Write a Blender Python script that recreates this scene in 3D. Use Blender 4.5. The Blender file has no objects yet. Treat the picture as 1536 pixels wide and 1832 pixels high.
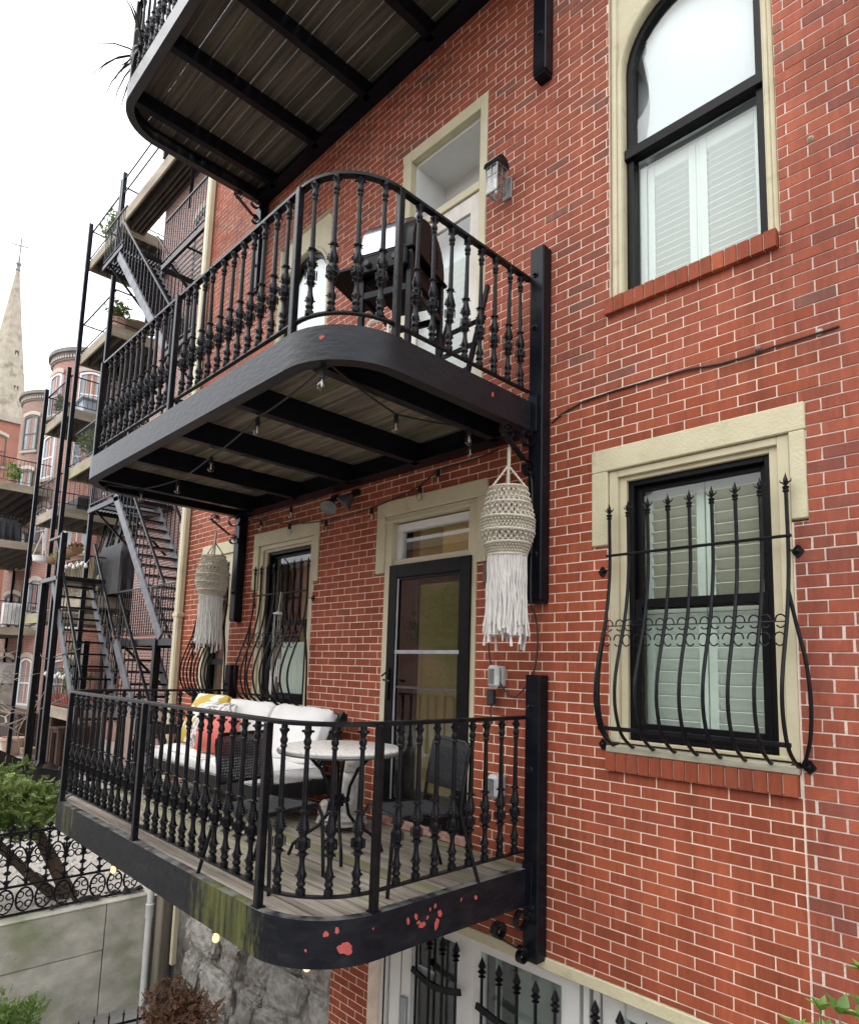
import bpy, bmesh, math, random
from mathutils import Vector, Matrix
random.seed(7)
C = bpy.context.scene.collection
SC = bpy.context.scene
PI = math.pi
# ---------------------------------------------------------------- camera
cam_d = bpy.data.cameras.new('camera'); cam = bpy.data.objects.new('camera', cam_d); C.objects.link(cam)
cam_d.sensor_fit = 'HORIZONTAL'; cam_d.sensor_width = 36.0
cam_d.lens = 36.0*1182.285/1536; cam_d.shift_x = 0.0002; cam_d.shift_y = 132.04/1536
cam_d.clip_start = 0.05; cam_d.clip_end = 2000
RT = (0.69795748,0.71550359,0.03016585); DN = (-0.06905013,0.10916394,-0.99162257); FW = (-0.71280253,0.69002743,0.1255974)
M4 = Matrix(((RT[0], -DN[0], -FW[0], 0), (RT[1], -DN[1], -FW[1], -3.82), (RT[2], -DN[2], -FW[2], 0), (0, 0, 0, 1)))
cam.matrix_world = M4
SC.camera = cam
# ---------------------------------------------------------------- world and sun (overcast)
W = bpy.data.worlds.new('World'); SC.world = W; W.use_nodes = True
nt = W.node_tree; nt.nodes.clear()
sky = nt.nodes.new('ShaderNodeTexSky'); sky.sky_type = 'NISHITA'; sky.sun_disc = False
SUN_EL, SUN_AZ = math.radians(60), math.radians(212)      # azimuth measured from +Y towards +X
sky.sun_elevation = SUN_EL; sky.sun_rotation = SUN_AZ
sky.dust_density = 4.0; sky.air_density = 1.0
cl = nt.nodes.new('ShaderNodeMix'); cl.data_type = 'RGBA'; cl.inputs[0].default_value = 0.86
cl.inputs[7].default_value = (11.0, 11.3, 11.8, 1)          # even cloud layer over the blue
bg = nt.nodes.new('ShaderNodeBackground'); bg.inputs[1].default_value = 0.10
wo = nt.nodes.new('ShaderNodeOutputWorld')
nt.links.new(sky.outputs[0], cl.inputs[6]); nt.links.new(cl.outputs[2], bg.inputs[0]); nt.links.new(bg.outputs[0], wo.inputs[0])
sd = bpy.data.lights.new('sun', 'SUN'); sd.energy = 0.9; sd.angle = math.radians(75); sd.color = (1.0, 0.97, 0.92)
sun = bpy.data.objects.new('sun', sd); C.objects.link(sun)
sv = Vector((math.sin(SUN_AZ)*math.cos(SUN_EL), math.cos(SUN_AZ)*math.cos(SUN_EL), math.sin(SUN_EL)))
sun.rotation_euler = sv.to_track_quat('Z', 'Y').to_euler(); sun.location = (-10, -20, 30)
SC.view_settings.view_transform = 'Standard'; SC.view_settings.look = 'None'
SC.view_settings.exposure = 1.22; SC.view_settings.gamma = 1.0; SC.view_settings.use_curve_mapping = False
SC.cycles.max_bounces = 8; SC.cycles.transparent_max_bounces = 16; SC.cycles.diffuse_bounces = 4

# ---------------------------------------------------------------- mesh helper
class MB:
    def __init__(s): s.v = []; s.f = []; s.uv = None; s.mi = []
    def add(s, vs, fs, mi=0):
        o = len(s.v); s.v.extend(vs); s.f.extend(tuple(i+o for i in f) for f in fs); s.mi.extend([mi]*len(fs)); return s
    def box(s, x0, x1, y0, y1, z0, z1, mi=0):
        if x0 > x1: x0, x1 = x1, x0
        if y0 > y1: y0, y1 = y1, y0
        if z0 > z1: z0, z1 = z1, z0
        return s.add([(x0,y0,z0),(x1,y0,z0),(x1,y1,z0),(x0,y1,z0),(x0,y0,z1),(x1,y0,z1),(x1,y1,z1),(x0,y1,z1)],
                     [(0,3,2,1),(4,5,6,7),(0,1,5,4),(1,2,6,5),(2,3,7,6),(3,0,4,7)], mi)
    def bbox(s, x0, x1, y0, y1, z0, z1, b=0.004):
        """box with its edges chamfered by b"""
        if x0 > x1: x0, x1 = x1, x0
        if y0 > y1: y0, y1 = y1, y0
        if z0 > z1: z0, z1 = z1, z0
        b = min(b, (x1-x0)*.45, (y1-y0)*.45, (z1-z0)*.45)
        c = ((x0+x1)/2, (y0+y1)/2, (z0+z1)/2); h = ((x1-x0)/2, (y1-y0)/2, (z1-z0)/2)
        vs = []; idx = {}
        for sx in (-1, 1):
            for sy in (-1, 1):
                for sz in (-1, 1):
                    for a in range(3):
                        d = [h[0]-b, h[1]-b, h[2]-b]; d[a] += b
                        idx[(sx, sy, sz, a)] = len(vs); vs.append((c[0]+sx*d[0], c[1]+sy*d[1], c[2]+sz*d[2]))
        fs = []
        def g(sg, a): return idx[(sg[0], sg[1], sg[2], a)]
        for a in range(3):
            o1, o2 = (a+1) % 3, (a+2) % 3
            for sa in (-1, 1):
                q = []
                for (p, r) in ((-1,-1),(1,-1),(1,1),(-1,1)):
                    sg = [0,0,0]; sg[a] = sa; sg[o1] = p; sg[o2] = r; q.append(g(sg, a))
                fs.append(tuple(q if sa > 0 else q[::-1]))
        for a in range(3):            # edges along axis a
            o1, o2 = (a+1) % 3, (a+2) % 3
            for p in (-1, 1):
                for r in (-1, 1):
                    s1 = [0,0,0]; s2 = [0,0,0]
                    s1[o1] = s2[o1] = p; s1[o2] = s2[o2] = r; s1[a] = -1; s2[a] = 1
                    q = [g(s1, o1), g(s2, o1), g(s2, o2), g(s1, o2)]
                    fs.append(tuple(q if p*r < 0 else q[::-1]))
        for k in idx:
            if k[3] == 0:
                sg = k[:3]; q = [g(sg,0), g(sg,1), g(sg,2)]
                fs.append(tuple(q if sg[0]*sg[1]*sg[2] > 0 else q[::-1]))
        return s.add(vs, fs)
    def prism(s, pts, d, axis='z', z0=0.0):
        """polygon pts (2-D) extruded from z0 to z0+d along an axis ('x': pts=(y,z), 'y': (x,z), 'z': (x,y))"""
        def P(p, t):
            if axis == 'z': return (p[0], p[1], t)
            if axis == 'y': return (p[0], t, p[1])
            return (t, p[0], p[1])
        n = len(pts); vs = [P(p, z0) for p in pts]+[P(p, z0+d) for p in pts]
        fs = [tuple(range(n)), tuple(range(2*n-1, n-1, -1))]+[(i, i+n, (i+1) % n+n, (i+1) % n) for i in range(n)]
        return s.add(vs, fs)
    def tube(s, path, r, n=6, cap=True, closed=False):
        """round bar along a 3-D path; r a number or one per point"""
        P = [Vector(p) for p in path]; m = len(P)
        rs = r if isinstance(r, (list, tuple)) else [r]*m
        t0 = ((P[1]-P[0]) if not closed else (P[1]-P[-1])).normalized()
        u = t0.orthogonal().normalized(); vs = []
        for i in range(m):
            a = P[(i-1) % m] if (i > 0 or closed) else P[i]; b = P[(i+1) % m] if (i < m-1 or closed) else P[i]
            t = (b-a)
            t = t.normalized() if t.length > 1e-9 else t0
            u = (u-t*u.dot(t)); u = u.normalized() if u.length > 1e-6 else t.orthogonal().normalized()
            w = t.cross(u)
            for k in range(n):
                q = P[i]+(u*math.cos(2*PI*k/n)+w*math.sin(2*PI*k/n))*rs[i]; vs.append((q.x, q.y, q.z))
        fs = []
        for i in range(m if closed else m-1):
            j = (i+1) % m
            for k in range(n): fs.append((i*n+k, i*n+(k+1) % n, j*n+(k+1) % n, j*n+k))
        if cap and not closed: fs += [tuple(range(n-1, -1, -1)), tuple((m-1)*n+k for k in range(n))]
        return s.add(vs, fs)
    def bar(s, a, b, w, h=None, up=(0,0,1)):
        """square bar from a to b, w across (sideways), h along up"""
        h = h or w; A = Vector(a); B = Vector(b); t = (B-A).normalized(); U = Vector(up)
        if abs(t.dot(U)) > .98: U = Vector((1,0,0)) if abs(t.x) < .9 else Vector((0,1,0))
        sd_ = t.cross(U).normalized(); U = sd_.cross(t).normalized(); vs = []
        for p in (A, B):
            for (i, j) in ((-1,-1),(1,-1),(1,1),(-1,1)):
                q = p+sd_*(i*w/2)+U*(j*h/2); vs.append((q.x, q.y, q.z))
        return s.add(vs, [(0,3,2,1),(4,5,6,7),(0,1,5,4),(1,2,6,5),(2,3,7,6),(3,0,4,7)])
    def lathe(s, prof, n=12, c=(0,0,0), sq=0.0, a0=0.0):
        """profile [(r, z)] turned about z; sq blends the round section to a square one"""
        vs = []
        for (r, z) in prof:
            for k in range(n):
                a = 2*PI*k/n+a0; vs.append((c[0]+r*math.cos(a), c[1]+r*math.sin(a), c[2]+z))
        m = len(prof); fs = []
        for i in range(m-1):
            for k in range(n): fs.append((i*n+k, i*n+(k+1) % n, (i+1)*n+(k+1) % n, (i+1)*n+k))
        fs += [tuple(range(n-1, -1, -1)), tuple((m-1)*n+k for k in range(n))]
        return s.add(vs, fs)
    def sweep(s, path, prof, closed_prof=True):
        """2-D plan path [(x,y)] swept with profile [(inward offset, z)]; inward is to the right of travel"""
        m = len(path); vs = []; n = len(prof)
        for i in range(m):
            a = Vector(path[max(i-1, 0)]); b = Vector(path[min(i+1, m-1)]); t = (b-a).normalized(); nr = Vector((t.y, -t.x))
            for (o, z) in prof: vs.append((path[i][0]+nr.x*o, path[i][1]+nr.y*o, z))
        fs = []
        for i in range(m-1):
            for k in range(n if closed_prof else n-1): fs.append((i*n+k, i*n+(k+1) % n, (i+1)*n+(k+1) % n, (i+1)*n+k))
        fs += [tuple(range(n-1, -1, -1)), tuple((m-1)*n+k for k in range(n))]
        return s.add(vs, fs)
    def ribbon(s, path, x0, x1, th, plane='yz'):
        """flat strip following a path in the y-z plane, x0..x1 wide, th thick"""
        m = len(path); vs = []
        for i in range(m):
            a = Vector(path[max(i-1, 0)]); b = Vector(path[min(i+1, m-1)]); t = (b-a).normalized(); nr = Vector((-t.y, t.x))*th/2
            p = Vector(path[i])
            for (x, sg) in ((x0,-1),(x1,-1),(x1,1),(x0,1)):
                q = p+nr*sg; vs.append((x, q.x, q.y))
        fs = []
        for i in range(m-1):
            for k in range(4): fs.append((i*4+k, i*4+(k+1) % 4, (i+1)*4+(k+1) % 4, (i+1)*4+k))
        fs += [(3,2,1,0), tuple((m-1)*4+k for k in range(4))]
        return s.add(vs, fs)
    def xf(s, M):
        s.v = [tuple(M @ Vector(p)) for p in s.v]; return s
    def mesh(s, name, mats, smooth=False, angle=40):
        me = bpy.data.meshes.new(name); me.from_pydata(s.v, [], s.f)
        if not isinstance(mats, (list, tuple)): mats = [mats]
        for m in mats: me.materials.append(m)
        if len(mats) > 1: me.polygons.foreach_set('material_index', s.mi)
        if s.uv:
            l = me.uv_layers.new(name='UVMap')
            flat = []
            for p in me.polygons:
                for vi in p.vertices: flat.extend(s.uv[vi])
            l.data.foreach_set('uv', flat)
        bm = bmesh.new(); bm.from_mesh(me); bmesh.ops.recalc_face_normals(bm, faces=bm.faces); bm.to_mesh(me); bm.free()
        if smooth:
            me.polygons.foreach_set('use_smooth', [True]*len(me.polygons))
            try: me.set_sharp_from_angle(angle=math.radians(angle))
            except Exception: pass
        me.update(); return me

def wloc(o):
    v = Vector((0,0,0))
    while o is not None: v += o.location; o = o.parent
    return v
def inst(name, me, parent=None, loc=None, rot=None, scale=None, **kw):
    """one object; loc is a world position when the parents are not turned (default: mesh given in world space)"""
    o = bpy.data.objects.new(name, me); C.objects.link(o)
    if parent is not None: o.parent = parent
    L = Vector(loc) if loc is not None else Vector((0,0,0))
    o.location = L-(wloc(parent) if parent is not None else Vector((0,0,0)))
    if rot is not None: o.rotation_euler = rot
    if scale is not None: o.scale = scale if isinstance(scale, (tuple, list)) else (scale,)*3
    for k, v in kw.items(): o[k] = v
    return o
def obj(name, mb, mat, parent=None, smooth=False, **kw):
    return inst(name, mb.mesh(name, mat, smooth), parent, **kw)
def tag(o, label, cat, group=None):
    o['label'] = label; o['category'] = cat
    if group: o['group'] = group
    return o
def thing(name, label, cat, loc=(0,0,0), group=None):
    o = bpy.data.objects.new(name, None); C.objects.link(o); o.location = loc; o.empty_display_size = .1
    return tag(o, label, cat, group)
def copy_tree(o, parent=None):
    c = o.copy(); C.objects.link(c); c.parent = parent
    for ch in list(o.children): copy_tree(ch, c)
    return c

# ---------------------------------------------------------------- material helper
def mat(name, c1, c2=None, scale=6.0, rough=0.6, bump=0.0, bscale=None, metal=0.0, stretch=(1,1,1), detail=6.0,
        spec=0.5, rnd=0.0, rough2=None, contrast=(0.35, 0.65), coat=0.0, island=False, c3=None, c3scale=2.0, c3pos=(0.55, 0.7), alpha=None, sheen=0.0, transl=0.0):
    m = bpy.data.materials.new(name); m.use_nodes = True; t = m.node_tree; N = t.nodes; L = t.links
    b = N['Principled BSDF']; b.inputs['Roughness'].default_value = rough; b.inputs['Metallic'].default_value = metal
    b.inputs['Specular IOR Level'].default_value = spec
    if coat: b.inputs['Coat Weight'].default_value = coat
    if sheen: b.inputs['Sheen Weight'].default_value = sheen
    tc = N.new('ShaderNodeTexCoord'); mp = N.new('ShaderNodeMapping'); mp.inputs['Scale'].default_value = stretch
    L.new(tc.outputs['Object'], mp.inputs['Vector'])
    vec = mp.outputs['Vector']
    oi = N.new('ShaderNodeObjectInfo')
    if rnd:                                       # move the pattern from object to object
        vm = N.new('ShaderNodeVectorMath'); vm.operation = 'ADD'
        sc_ = N.new('ShaderNodeMath'); sc_.operation = 'MULTIPLY'; sc_.inputs[1].default_value = 37.0
        L.new(oi.outputs['Random'], sc_.inputs[0]); L.new(vec, vm.inputs[0]); L.new(sc_.outputs[0], vm.inputs[1]); vec = vm.outputs[0]
    nz = N.new('ShaderNodeTexNoise'); nz.inputs['Scale'].default_value = scale; nz.inputs['Detail'].default_value = detail
    nz.inputs['Roughness'].default_value = .62
    L.new(vec, nz.inputs['Vector'])
    mr = N.new('ShaderNodeMapRange'); mr.inputs[1].default_value = contrast[0]; mr.inputs[2].default_value = contrast[1]
    L.new(nz.outputs['Fac'], mr.inputs[0])
    mx = N.new('ShaderNodeMix'); mx.data_type = 'RGBA'
    mx.inputs[6].default_value = (*c1, 1); mx.inputs[7].default_value = (*(c2 or c1), 1)
    L.new(mr.outputs[0], mx.inputs[0]); col = mx.outputs[2]
    if c3:
        n3 = N.new('ShaderNodeTexNoise'); n3.inputs['Scale'].default_value = c3scale; n3.inputs['Detail'].default_value = 8
        L.new(vec, n3.inputs['Vector'])
        m3 = N.new('ShaderNodeMapRange'); m3.inputs[1].default_value = c3pos[0]; m3.inputs[2].default_value = c3pos[1]
        L.new(n3.outputs['Fac'], m3.inputs[0])
        x3 = N.new('ShaderNodeMix'); x3.data_type = 'RGBA'; x3.inputs[7].default_value = (*c3, 1)
        L.new(m3.outputs[0], x3.inputs[0]); L.new(col, x3.inputs[6]); col = x3.outputs[2]
    if rnd:
        hs = N.new('ShaderNodeHueSaturation'); rr = N.new('ShaderNodeMapRange')
        rr.inputs[3].default_value = 1-rnd; rr.inputs[4].default_value = 1+rnd
        src = oi.outputs['Random']
        if island:
            ge = N.new('ShaderNodeNewGeometry'); ad = N.new('ShaderNodeMath'); ad.operation = 'ADD'; fr = N.new('ShaderNodeMath'); fr.operation = 'FRACT'
            L.new(ge.outputs['Random Per Island'], ad.inputs[0]); L.new(oi.outputs['Random'], ad.inputs[1]); L.new(ad.outputs[0], fr.inputs[0]); src = fr.outputs[0]
        L.new(src, rr.inputs[0]); L.new(rr.outputs[0], hs.inputs['Value']); L.new(col, hs.inputs['Color']); col = hs.outputs[0]
    L.new(col, b.inputs['Base Color'])
    if rough2 is not None:
        r2 = N.new('ShaderNodeMapRange'); r2.inputs[3].default_value = rough; r2.inputs[4].default_value = rough2
        L.new(nz.outputs['Fac'], r2.inputs[0]); L.new(r2.outputs[0], b.inputs['Roughness'])
    if bump:
        nb = N.new('ShaderNodeTexNoise'); nb.inputs['Scale'].default_value = bscale or scale*4; nb.inputs['Detail'].default_value = 5
        L.new(vec, nb.inputs['Vector'])
        bp = N.new('ShaderNodeBump'); bp.inputs['Strength'].default_value = bump; bp.inputs['Distance'].default_value = .01
        L.new(nb.outputs['Fac'], bp.inputs['Height']); L.new(bp.outputs[0], b.inputs['Normal'])
    if transl:
        tr = N.new('ShaderNodeBsdfTranslucent'); ms = N.new('ShaderNodeMixShader'); ms.inputs[0].default_value = transl
        L.new(col, tr.inputs[0]); L.new(b.outputs[0], ms.inputs[1]); L.new(tr.outputs[0], ms.inputs[2]); L.new(ms.outputs[0], N['Material Output'].inputs[0])
    m['nodes_col'] = 1
    return m
def glass_mat(name, tint=(0.93, 0.96, 0.95), ior=1.5, boost=1.0, rough=0.01):
    m = bpy.data.materials.new(name); m.use_nodes = True; t = m.node_tree; N = t.nodes; L = t.links; N.remove(N['Principled BSDF'])
    tr = N.new('ShaderNodeBsdfTransparent'); tr.inputs[0].default_value = (*tint, 1)
    gl = N.new('ShaderNodeBsdfGlossy'); gl.inputs['Roughness'].default_value = rough
    fr = N.new('ShaderNodeFresnel'); fr.inputs[0].default_value = ior
    mu = N.new('ShaderNodeMath'); mu.operation = 'MULTIPLY'; mu.inputs[1].default_value = boost; mu.use_clamp = True
    ge = N.new('ShaderNodeNewGeometry'); iv = N.new('ShaderNodeMath'); iv.operation = 'SUBTRACT'; iv.inputs[0].default_value = 1.0; L.new(ge.outputs['Backfacing'], iv.inputs[1]); m2 = N.new('ShaderNodeMath'); m2.operation = 'MULTIPLY'
    ms = N.new('ShaderNodeMixShader')
    L.new(fr.outputs[0], mu.inputs[0]); L.new(mu.outputs[0], m2.inputs[0]); L.new(iv.outputs[0], m2.inputs[1]); L.new(m2.outputs[0], ms.inputs[0]); L.new(tr.outputs[0], ms.inputs[1]); L.new(gl.outputs[0], ms.inputs[2])
    L.new(ms.outputs[0], N['Material Output'].inputs[0]); return m
def brick_tex_mat(name, cA, cB, cM, dark=(0.14,0.06,0.045), wear=0.35):
    """distant brickwork: colour and fine relief from UVs in metres"""
    m = bpy.data.materials.new(name); m.use_nodes = True; t = m.node_tree; N = t.nodes; L = t.links; b = N['Principled BSDF']
    b.inputs['Roughness'].default_value = .85
    uv = N.new('ShaderNodeUVMap'); br = N.new('ShaderNodeTexBrick')
    br.inputs['Scale'].default_value = 1.0; br.inputs['Brick Width'].default_value = .212; br.inputs['Row Height'].default_value = .0677
    br.inputs['Mortar Size'].default_value = .006; br.inputs['Mortar Smooth'].default_value = .2; br.offset = .5
    br.inputs['Color1'].default_value = (*cA, 1); br.inputs['Color2'].default_value = (*cB, 1); br.inputs['Mortar'].default_value = (*cM, 1)
    br.inputs['Bias'].default_value = 0.0
    L.new(uv.outputs[0], br.inputs['Vector'])
    nz = N.new('ShaderNodeTexNoise'); nz.inputs['Scale'].default_value = .8; nz.inputs['Detail'].default_value = 8
    L.new(uv.outputs[0], nz.inputs['Vector'])
    mr = N.new('ShaderNodeMapRange'); mr.inputs[1].default_value = .45; mr.inputs[2].default_value = .7; mr.inputs[4].default_value = wear
    L.new(nz.outputs['Fac'], mr.inputs[0])
    mx = N.new('ShaderNodeMix'); mx.data_type = 'RGBA'; mx.inputs[7].default_value = (*dark, 1)
    L.new(mr.outputs[0], mx.inputs[0]); L.new(br.outputs['Color'], mx.inputs[6]); L.new(mx.outputs[2], b.inputs['Base Color'])
    bp = N.new('ShaderNodeBump'); bp.inputs['Strength'].default_value = .4; bp.inputs['Distance'].default_value = .006; bp.invert = True
    L.new(br.outputs['Fac'], bp.inputs['Height']); L.new(bp.outputs[0], b.inputs['Normal'])
    return m
def ramp_brick(name, cols, streak=0.20, old=False):
    """near bricks: one colour per brick, with grain, vertical streaks and worn edges"""
    m = bpy.data.materials.new(name); m.use_nodes = True; t = m.node_tree; N = t.nodes; L = t.links; b = N['Principled BSDF']
    b.inputs['Roughness'].default_value = .78; b.inputs['Specular IOR Level'].default_value = .3
    ge = N.new('ShaderNodeNewGeometry'); oi = N.new('ShaderNodeObjectInfo')
    ad = N.new('ShaderNodeMath'); ad.operation = 'ADD'; fr = N.new('ShaderNodeMath'); fr.operation = 'FRACT'
    L.new(ge.outputs['Random Per Island'], ad.inputs[0]); L.new(oi.outputs['Random'], ad.inputs[1]); L.new(ad.outputs[0], fr.inputs[0])
    cr = N.new('ShaderNodeValToRGB'); cr.color_ramp.interpolation = 'LINEAR'
    el = cr.color_ramp.elements
    for i, (p, c) in enumerate(cols):
        e = el[i] if i < 2 else el.new(p)
        e.position = p; e.color = (*c, 1)
    L.new(fr.outputs[0], cr.inputs[0])
    tc = N.new('ShaderNodeNewGeometry')
    mp = N.new('ShaderNodeMapping'); mp.inputs['Scale'].default_value = (1.0, 1.0, .18)
    L.new(tc.outputs['Position'], mp.inputs['Vector'])
    n1 = N.new('ShaderNodeTexNoise'); n1.inputs['Scale'].default_value = 30; n1.inputs['Detail'].default_value = 8; n1.inputs['Roughness'].default_value = .7
    L.new(mp.outputs[0], n1.inputs['Vector'])
    n2 = N.new('ShaderNodeTexNoise'); n2.inputs['Scale'].default_value = 1.1; n2.inputs['Detail'].default_value = 6
    L.new(tc.outputs['Position'], n2.inputs['Vector'])
    n3 = N.new('ShaderNodeTexNoise'); n3.inputs['Scale'].default_value = 160; n3.inputs['Detail'].default_value = 4
    L.new(tc.outputs['Position'], n3.inputs['Vector'])
    s1 = N.new('ShaderNodeMapRange'); s1.inputs[1].default_value = .3; s1.inputs[2].default_value = .7; s1.inputs[3].default_value = 1-streak; s1.inputs[4].default_value = 1+streak
    L.new(n1.outputs['Fac'], s1.inputs[0])
    s2 = N.new('ShaderNodeMapRange'); s2.inputs[1].default_value = .3; s2.inputs[2].default_value = .7; s2.inputs[3].default_value = .78; s2.inputs[4].default_value = 1.16
    L.new(n2.outputs['Fac'], s2.inputs[0])
    mp7 = N.new('ShaderNodeMapping'); mp7.inputs['Scale'].default_value = (5.0, 5.0, .45); L.new(tc.outputs['Position'], mp7.inputs['Vector'])
    n7 = N.new('ShaderNodeTexNoise'); n7.inputs['Scale'].default_value = 1.0; n7.inputs['Detail'].default_value = 9; n7.inputs['Roughness'].default_value = .68; L.new(mp7.outputs[0], n7.inputs['Vector'])
    s7 = N.new('ShaderNodeMapRange'); s7.inputs[1].default_value = .34; s7.inputs[2].default_value = .62; s7.inputs[3].default_value = .80; s7.inputs[4].default_value = 1.06; L.new(n7.outputs['Fac'], s7.inputs[0])
    mu0 = N.new('ShaderNodeMath'); mu0.operation = 'MULTIPLY'; L.new(s1.outputs[0], mu0.inputs[0]); L.new(s7.outputs[0], mu0.inputs[1])
    mu = N.new('ShaderNodeMath'); mu.operation = 'MULTIPLY'; L.new(mu0.outputs[0], mu.inputs[0]); L.new(s2.outputs[0], mu.inputs[1])
    hs = N.new('ShaderNodeHueSaturation'); L.new(mu.outputs[0], hs.inputs['Value']); L.new(cr.outputs[0], hs.inputs['Color'])
    # pale lime bloom here and there
    n4 = N.new('ShaderNodeTexNoise'); n4.inputs['Scale'].default_value = 5.0 if not old else 9.0; n4.inputs['Detail'].default_value = 9; n4.inputs['Roughness'].default_value = .75
    L.new(tc.outputs['Position'], n4.inputs['Vector'])
    m4 = N.new('ShaderNodeMapRange'); m4.inputs[1].default_value = .6 if old else .63; m4.inputs[2].default_value = .82; m4.inputs[4].default_value = .5 if old else .3
    L.new(n4.outputs['Fac'], m4.inputs[0])
    mx = N.new('ShaderNodeMix'); mx.data_type = 'RGBA'; mx.inputs[7].default_value = (.46, .25, .2, 1)
    L.new(m4.outputs[0], mx.inputs[0]); L.new(hs.outputs[0], mx.inputs[6]); L.new(mx.outputs[2], b.inputs['Base Color'])
    bp = N.new('ShaderNodeBump'); bp.inputs['Strength'].default_value = .35 if not old else .6; bp.inputs['Distance'].default_value = .004
    L.new(n3.outputs['Fac'], bp.inputs['Height']); L.new(bp.outputs[0], b.inputs['Normal'])
    return m

RED = [(0.0, (0.242,0.058,0.025)), (1.0, (0.318,0.077,0.033)), (0.25, (0.275,0.062,0.028)), (0.5, (0.304,0.070,0.031)), (0.75, (0.337,0.084,0.037)), (0.9, (0.261,0.064,0.032))]
OLD = [(0.0, (0.237,0.062,0.036)), (1.0, (0.304,0.076,0.041)), (0.2, (0.323,0.080,0.041)), (0.45, (0.266,0.068,0.041)), (0.65, (0.342,0.088,0.045)), (0.88, (0.214,0.066,0.047))]
UP = [(0.0, (0.237,0.064,0.036)), (1.0, (0.323,0.084,0.042)), (0.05, (0.204,0.085,0.061)), (0.14, (0.275,0.072,0.038)), (0.55, (0.342,0.092,0.048)), (0.85, (0.271,0.068,0.037))]
MAT = {}
m_brick = ramp_brick('brick_red', RED); m_old = ramp_brick('brick_old', OLD, .2, True); m_up = ramp_brick('brick_upper', UP, .22, False)
m_mortar = mat('mortar_pink', (.67,.53,.42), (.79,.65,.53), 9, .9, .5, 90)
m_mortar_old = mat('mortar_grey', (.50,.44,.38), (.66,.56,.48), 12, .95, .6, 70)
m_cream = mat('cream_paint', (.50,.455,.295), (.56,.515,.35), 5, .62, .35, 60, c3=(.36,.33,.22), c3scale=7, c3pos=(.6,.78))
m_cream_smooth = mat('cream_wood', (.49,.445,.29), (.55,.50,.345), 4, .5, .08, 30, c3=(.40,.36,.25), c3scale=5, c3pos=(.62,.8))
m_white = mat('white_paint', (.72,.73,.70), (.66,.67,.64), 4, .45, .06, 20)
m_white_old = mat('weathered_white', (.70,.68,.62), (.55,.50,.43), 9, .7, .3, 40, stretch=(1,1,.25), c3=(.40,.34,.27), c3scale=14, c3pos=(.6,.72))
m_black = mat('black_iron', (.004,.0045,.006), (.009,.0095,.011), 14, .20, .25, 45, rough2=.42, spec=.2, c3=(.028,.027,.024), c3scale=6, c3pos=(.62,.85))
m_blackgloss = mat('black_frame_paint', (.003,.003,.004), (.006,.006,.007), 6, .4, .05, 30, spec=.14)
m_steel = mat('black_steel_beam', (.004,.005,.008), (.008,.009,.013), 5, .22, .1, 30, rough2=.42, spec=.16, c3=(.016,.015,.016), c3scale=3.0, c3pos=(.62,.85))
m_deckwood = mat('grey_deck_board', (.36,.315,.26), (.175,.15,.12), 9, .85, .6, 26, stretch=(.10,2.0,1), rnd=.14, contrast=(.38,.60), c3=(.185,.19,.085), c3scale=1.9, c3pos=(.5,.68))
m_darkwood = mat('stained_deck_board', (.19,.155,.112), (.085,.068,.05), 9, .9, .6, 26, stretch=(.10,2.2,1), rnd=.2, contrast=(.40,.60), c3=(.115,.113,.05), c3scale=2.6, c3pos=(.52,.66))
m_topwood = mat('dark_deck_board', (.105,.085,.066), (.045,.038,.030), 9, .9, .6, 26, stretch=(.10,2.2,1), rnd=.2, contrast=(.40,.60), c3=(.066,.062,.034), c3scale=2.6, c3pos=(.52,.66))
m_glass = glass_mat('window_glass', boost=1.6)
m_glass_door = glass_mat('door_glass', (.80,.84,.84), boost=1.9)
m_slat = mat('shutter_paint', (.70,.74,.70), (.66,.70,.66), 3, .4)
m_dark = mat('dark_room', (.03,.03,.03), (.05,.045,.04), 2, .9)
m_ochre = mat('ochre_wall', (.78,.52,.22), (.70,.45,.18), 2, .8)
m_blind = mat('white_blind', (.80,.82,.84), (.74,.76,.79), 1.2, .7)
m_sage = mat('sage_shutter', (.74,.80,.72), (.70,.76,.68), 3, .45)
m_tanslat = mat('tan_slat', (.70,.69,.58), (.64,.63,.52), 5, .5)
m_galv = mat('galvanised_steel', (.30,.32,.34), (.40,.42,.44), 12, .42, .1, 30, metal=.6)
m_grey = mat('grey_plastic', (.42,.43,.43), (.38,.39,.39), 5, .45)
m_clear = glass_mat('clear_cover', (.85,.87,.87), boost=2.5, rough=.15)
m_rubber = mat('black_rubber', (.012,.012,.013), (.02,.02,.02), 8, .6)
m_conc = mat('concrete', (.63,.60,.51), (.42,.405,.345), 2.6, .9, .7, 30, detail=12, contrast=(.36,.60), stretch=(1,1,1.4), c3=(.29,.30,.19), c3scale=1.7, c3pos=(.5,.70))
m_rubble = mat('rubble_stone', (.15,.138,.122), (.33,.32,.295), 5, .95, 1.0, 16, detail=9, c3=(.13,.095,.07), c3scale=4, c3pos=(.55,.68), rnd=.12)
m_gravel_ground = mat('gravel_ground', (.47,.445,.41), (.31,.29,.26), 30, .95, .8, 120, c3=(.26,.24,.17), c3scale=.6, c3pos=(.55,.7))
m_pave = mat('areaway_paving', (.26,.25,.24), (.2,.19,.18), 6, .9, .4, 40)
m_cloth = mat('white_outdoor_cloth', (.74,.73,.70), (.68,.67,.64), 5, .9, .25, 120, sheen=.2)
m_coral = mat('coral_cloth', (.62,.13,.10), (.66,.17,.13), 6, .9, .2, 140)
m_yellowpat = mat('yellow_leaf_print', (.52,.36,.06), (.72,.70,.62), 5.5, .9, .2, 140, detail=1.0, contrast=(.49,.51))
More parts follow.
